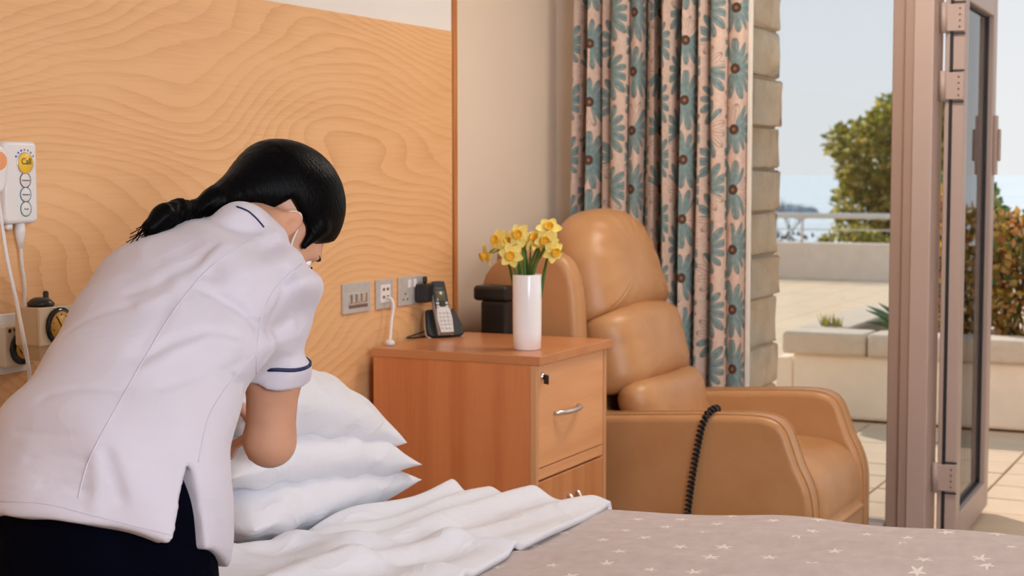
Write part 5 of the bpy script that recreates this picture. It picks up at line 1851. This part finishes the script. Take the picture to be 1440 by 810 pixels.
# eyes, lashes, brows
for s in (1, -1):
    c = hp(s * 0.032, 0.0815, 0.017)
    bm = bmesh.new()
    bmesh.ops.create_uvsphere(bm, u_segments=14, v_segments=10, radius=0.0115)
    bmesh.ops.translate(bm, verts=bm.verts[:], vec=Vector(c))
    ey = from_bm('eye', bm, M['ceramic'], body, smooth=True)
    lathe('iris', [(0.0052, 0.0), (0.004, 0.0012), (0.0005, 0.0016)], hp(s * 0.032, 0.0815, 0.017) + (HF * 0.85 - HUp * 0.5) / 0.986 * 0.0106, M['ink'], ey, 12, axis=tuple(HF * 0.85 - HUp * 0.5))
    lash = [hp(s * (0.018 + 0.007 * k), 0.0985 - 0.0010 * (k - 2) ** 2, 0.0165 - 0.0006 * (k - 2) ** 2 + 0.002) for k in range(5)]
    tube('eyelashes', lash, 0.0019, M['hair'], body, 6)
    brow = [hp(s * (0.014 + 0.009 * k), 0.0960 - 0.0016 * (k - 1) ** 2, 0.040 + 0.002 * math.sin(k)) for k in range(5)]
    tube('eyebrow', brow, [0.0018, 0.0028, 0.0028, 0.0022, 0.001], M['hair'], body, 6)

# face mask over nose and mouth, with ear loops
def mask_pt(a, t):
    # a: -1..1 around the face, t: 0 top .. 1 bottom
    an = a * 1.42
    r = 0.072 * math.sin(an)
    f = 0.052 + (0.074 - 0.010 * abs(t - 0.45)) * math.cos(an) - 0.020 * t
    u = 0.000 - 0.072 * t + 0.006 * (1 - abs(a)) - 0.010 * abs(a) * (0.5 - t)
    return hp(r, f, u)
V, F = [], []
na, nt_ = 18, 8
for i in range(na + 1):
    for j in range(nt_ + 1):
        V.append(mask_pt(-1 + 2 * i / na, j / nt_))
for i in range(na):
    for j in range(nt_):
        a = i * (nt_ + 1) + j
        F.append((a, a + nt_ + 1, a + nt_ + 2, a + 1))
mask = mk('face_mask', V, F, M['mask'], nurse, smooth=True)
mask['label'] = 'pale blue face mask'
mask.modifiers.new('thickness', 'SOLIDIFY').thickness = 0.0012
for s in (1, -1):
    tube('ear_loop', spline([mask_pt(s * 1.0, 0.05), hp(s * 0.080, 0.030, -0.006), hp(s * 0.086, -0.002, 0.032), hp(s * 0.086, -0.022, 0.020), hp(s * 0.084, -0.020, -0.012), hp(s * 0.080, 0.020, -0.040), mask_pt(s * 1.0, 0.95)], 6), 0.0016, M['white_plastic'], mask, 6)

# seams and piping laid on the tunic's surface
bvh = BVHTree.FromPolygons([tuple(v) for v in tV], [tuple(int(i) for i in q) for q in tQ])
_d = Vector((-math.sin(YAW) * math.cos(PITCH), math.cos(YAW) * math.cos(PITCH), -math.sin(PITCH)))
_r = Vector((math.cos(YAW), math.sin(YAW), 0))
_u = _r.cross(_d)
def on_tunic(px, py):
    v = (_d + _r * ((px - 720) / FPX) - _u * ((py - 405) / FPX)).normalized()
    hit, nrm, idx, dist = bvh.ray_cast(EYE, v)
    return hit
def seam(name, pts, r, mat, lift=0.0004, label=None):
    P = [Vector((p[0], p[1], 0)) for p in pts]
    P = spline(P, 8)
    out = []
    for q in P:
        h_ = on_tunic(q.x, q.y)
        if h_ is None: continue
        loc, n_, i_, d_ = bvh.find_nearest(h_)
        h_ = h_ + n_ * (-lift if n_.dot(EYE - h_) < 0 else lift)
        if out and (h_ - out[-1]).length > 0.06: continue
        out.append(h_)
    if len(out) > 2:
        o = tube(name, out, r, mat, tunic, 6)
        if label: o['label'] = label
seam('seam', [(363, 333), (320, 358), (280, 392), (233, 455), (173, 557), (127, 643), (110, 700)], 0.0013, M['tunic'])
seam('seam', [(424, 372), (385, 408), (366, 455), (361, 500), (360, 535)], 0.0013, M['tunic'])
seam('seam', [(357, 500), (318, 545), (292, 590), (279, 650)], 0.0013, M['tunic'])
seam('hem_stitch', [(2, 705), (60, 708), (120, 722), (180, 737), (240, 752)], 0.0009, M['tunic'])
seam('collar_piping', [(333, 291), (348, 297), (360, 307), (371, 320)], 0.0016, M['navy'], 0.001, 'navy piping along the collar')
# piping ring round the right sleeve
pc_ = SEND - SDIR * 0.034
ux = np.cross(SDIR, [0, 1, 0]); ux /= np.linalg.norm(ux)
uy = np.cross(SDIR, ux)
ring = []
for k in range(41):
    a = 2 * math.pi * k / 40
    dirv = ux * math.cos(a) + uy * math.sin(a)
    hit, n_, i_, d_ = bvh.ray_cast(Vector(pc_ + dirv * 0.16), Vector(-dirv))
    if hit is not None and (hit - Vector(pc_)).length < 0.10:
        ring.append(hit + Vector(dirv) * 0.0006)
if len(ring) > 4:
    tube('sleeve_piping', ring, 0.0034, M['navy'], tunic, 6)['label'] = 'navy piping round the sleeve'
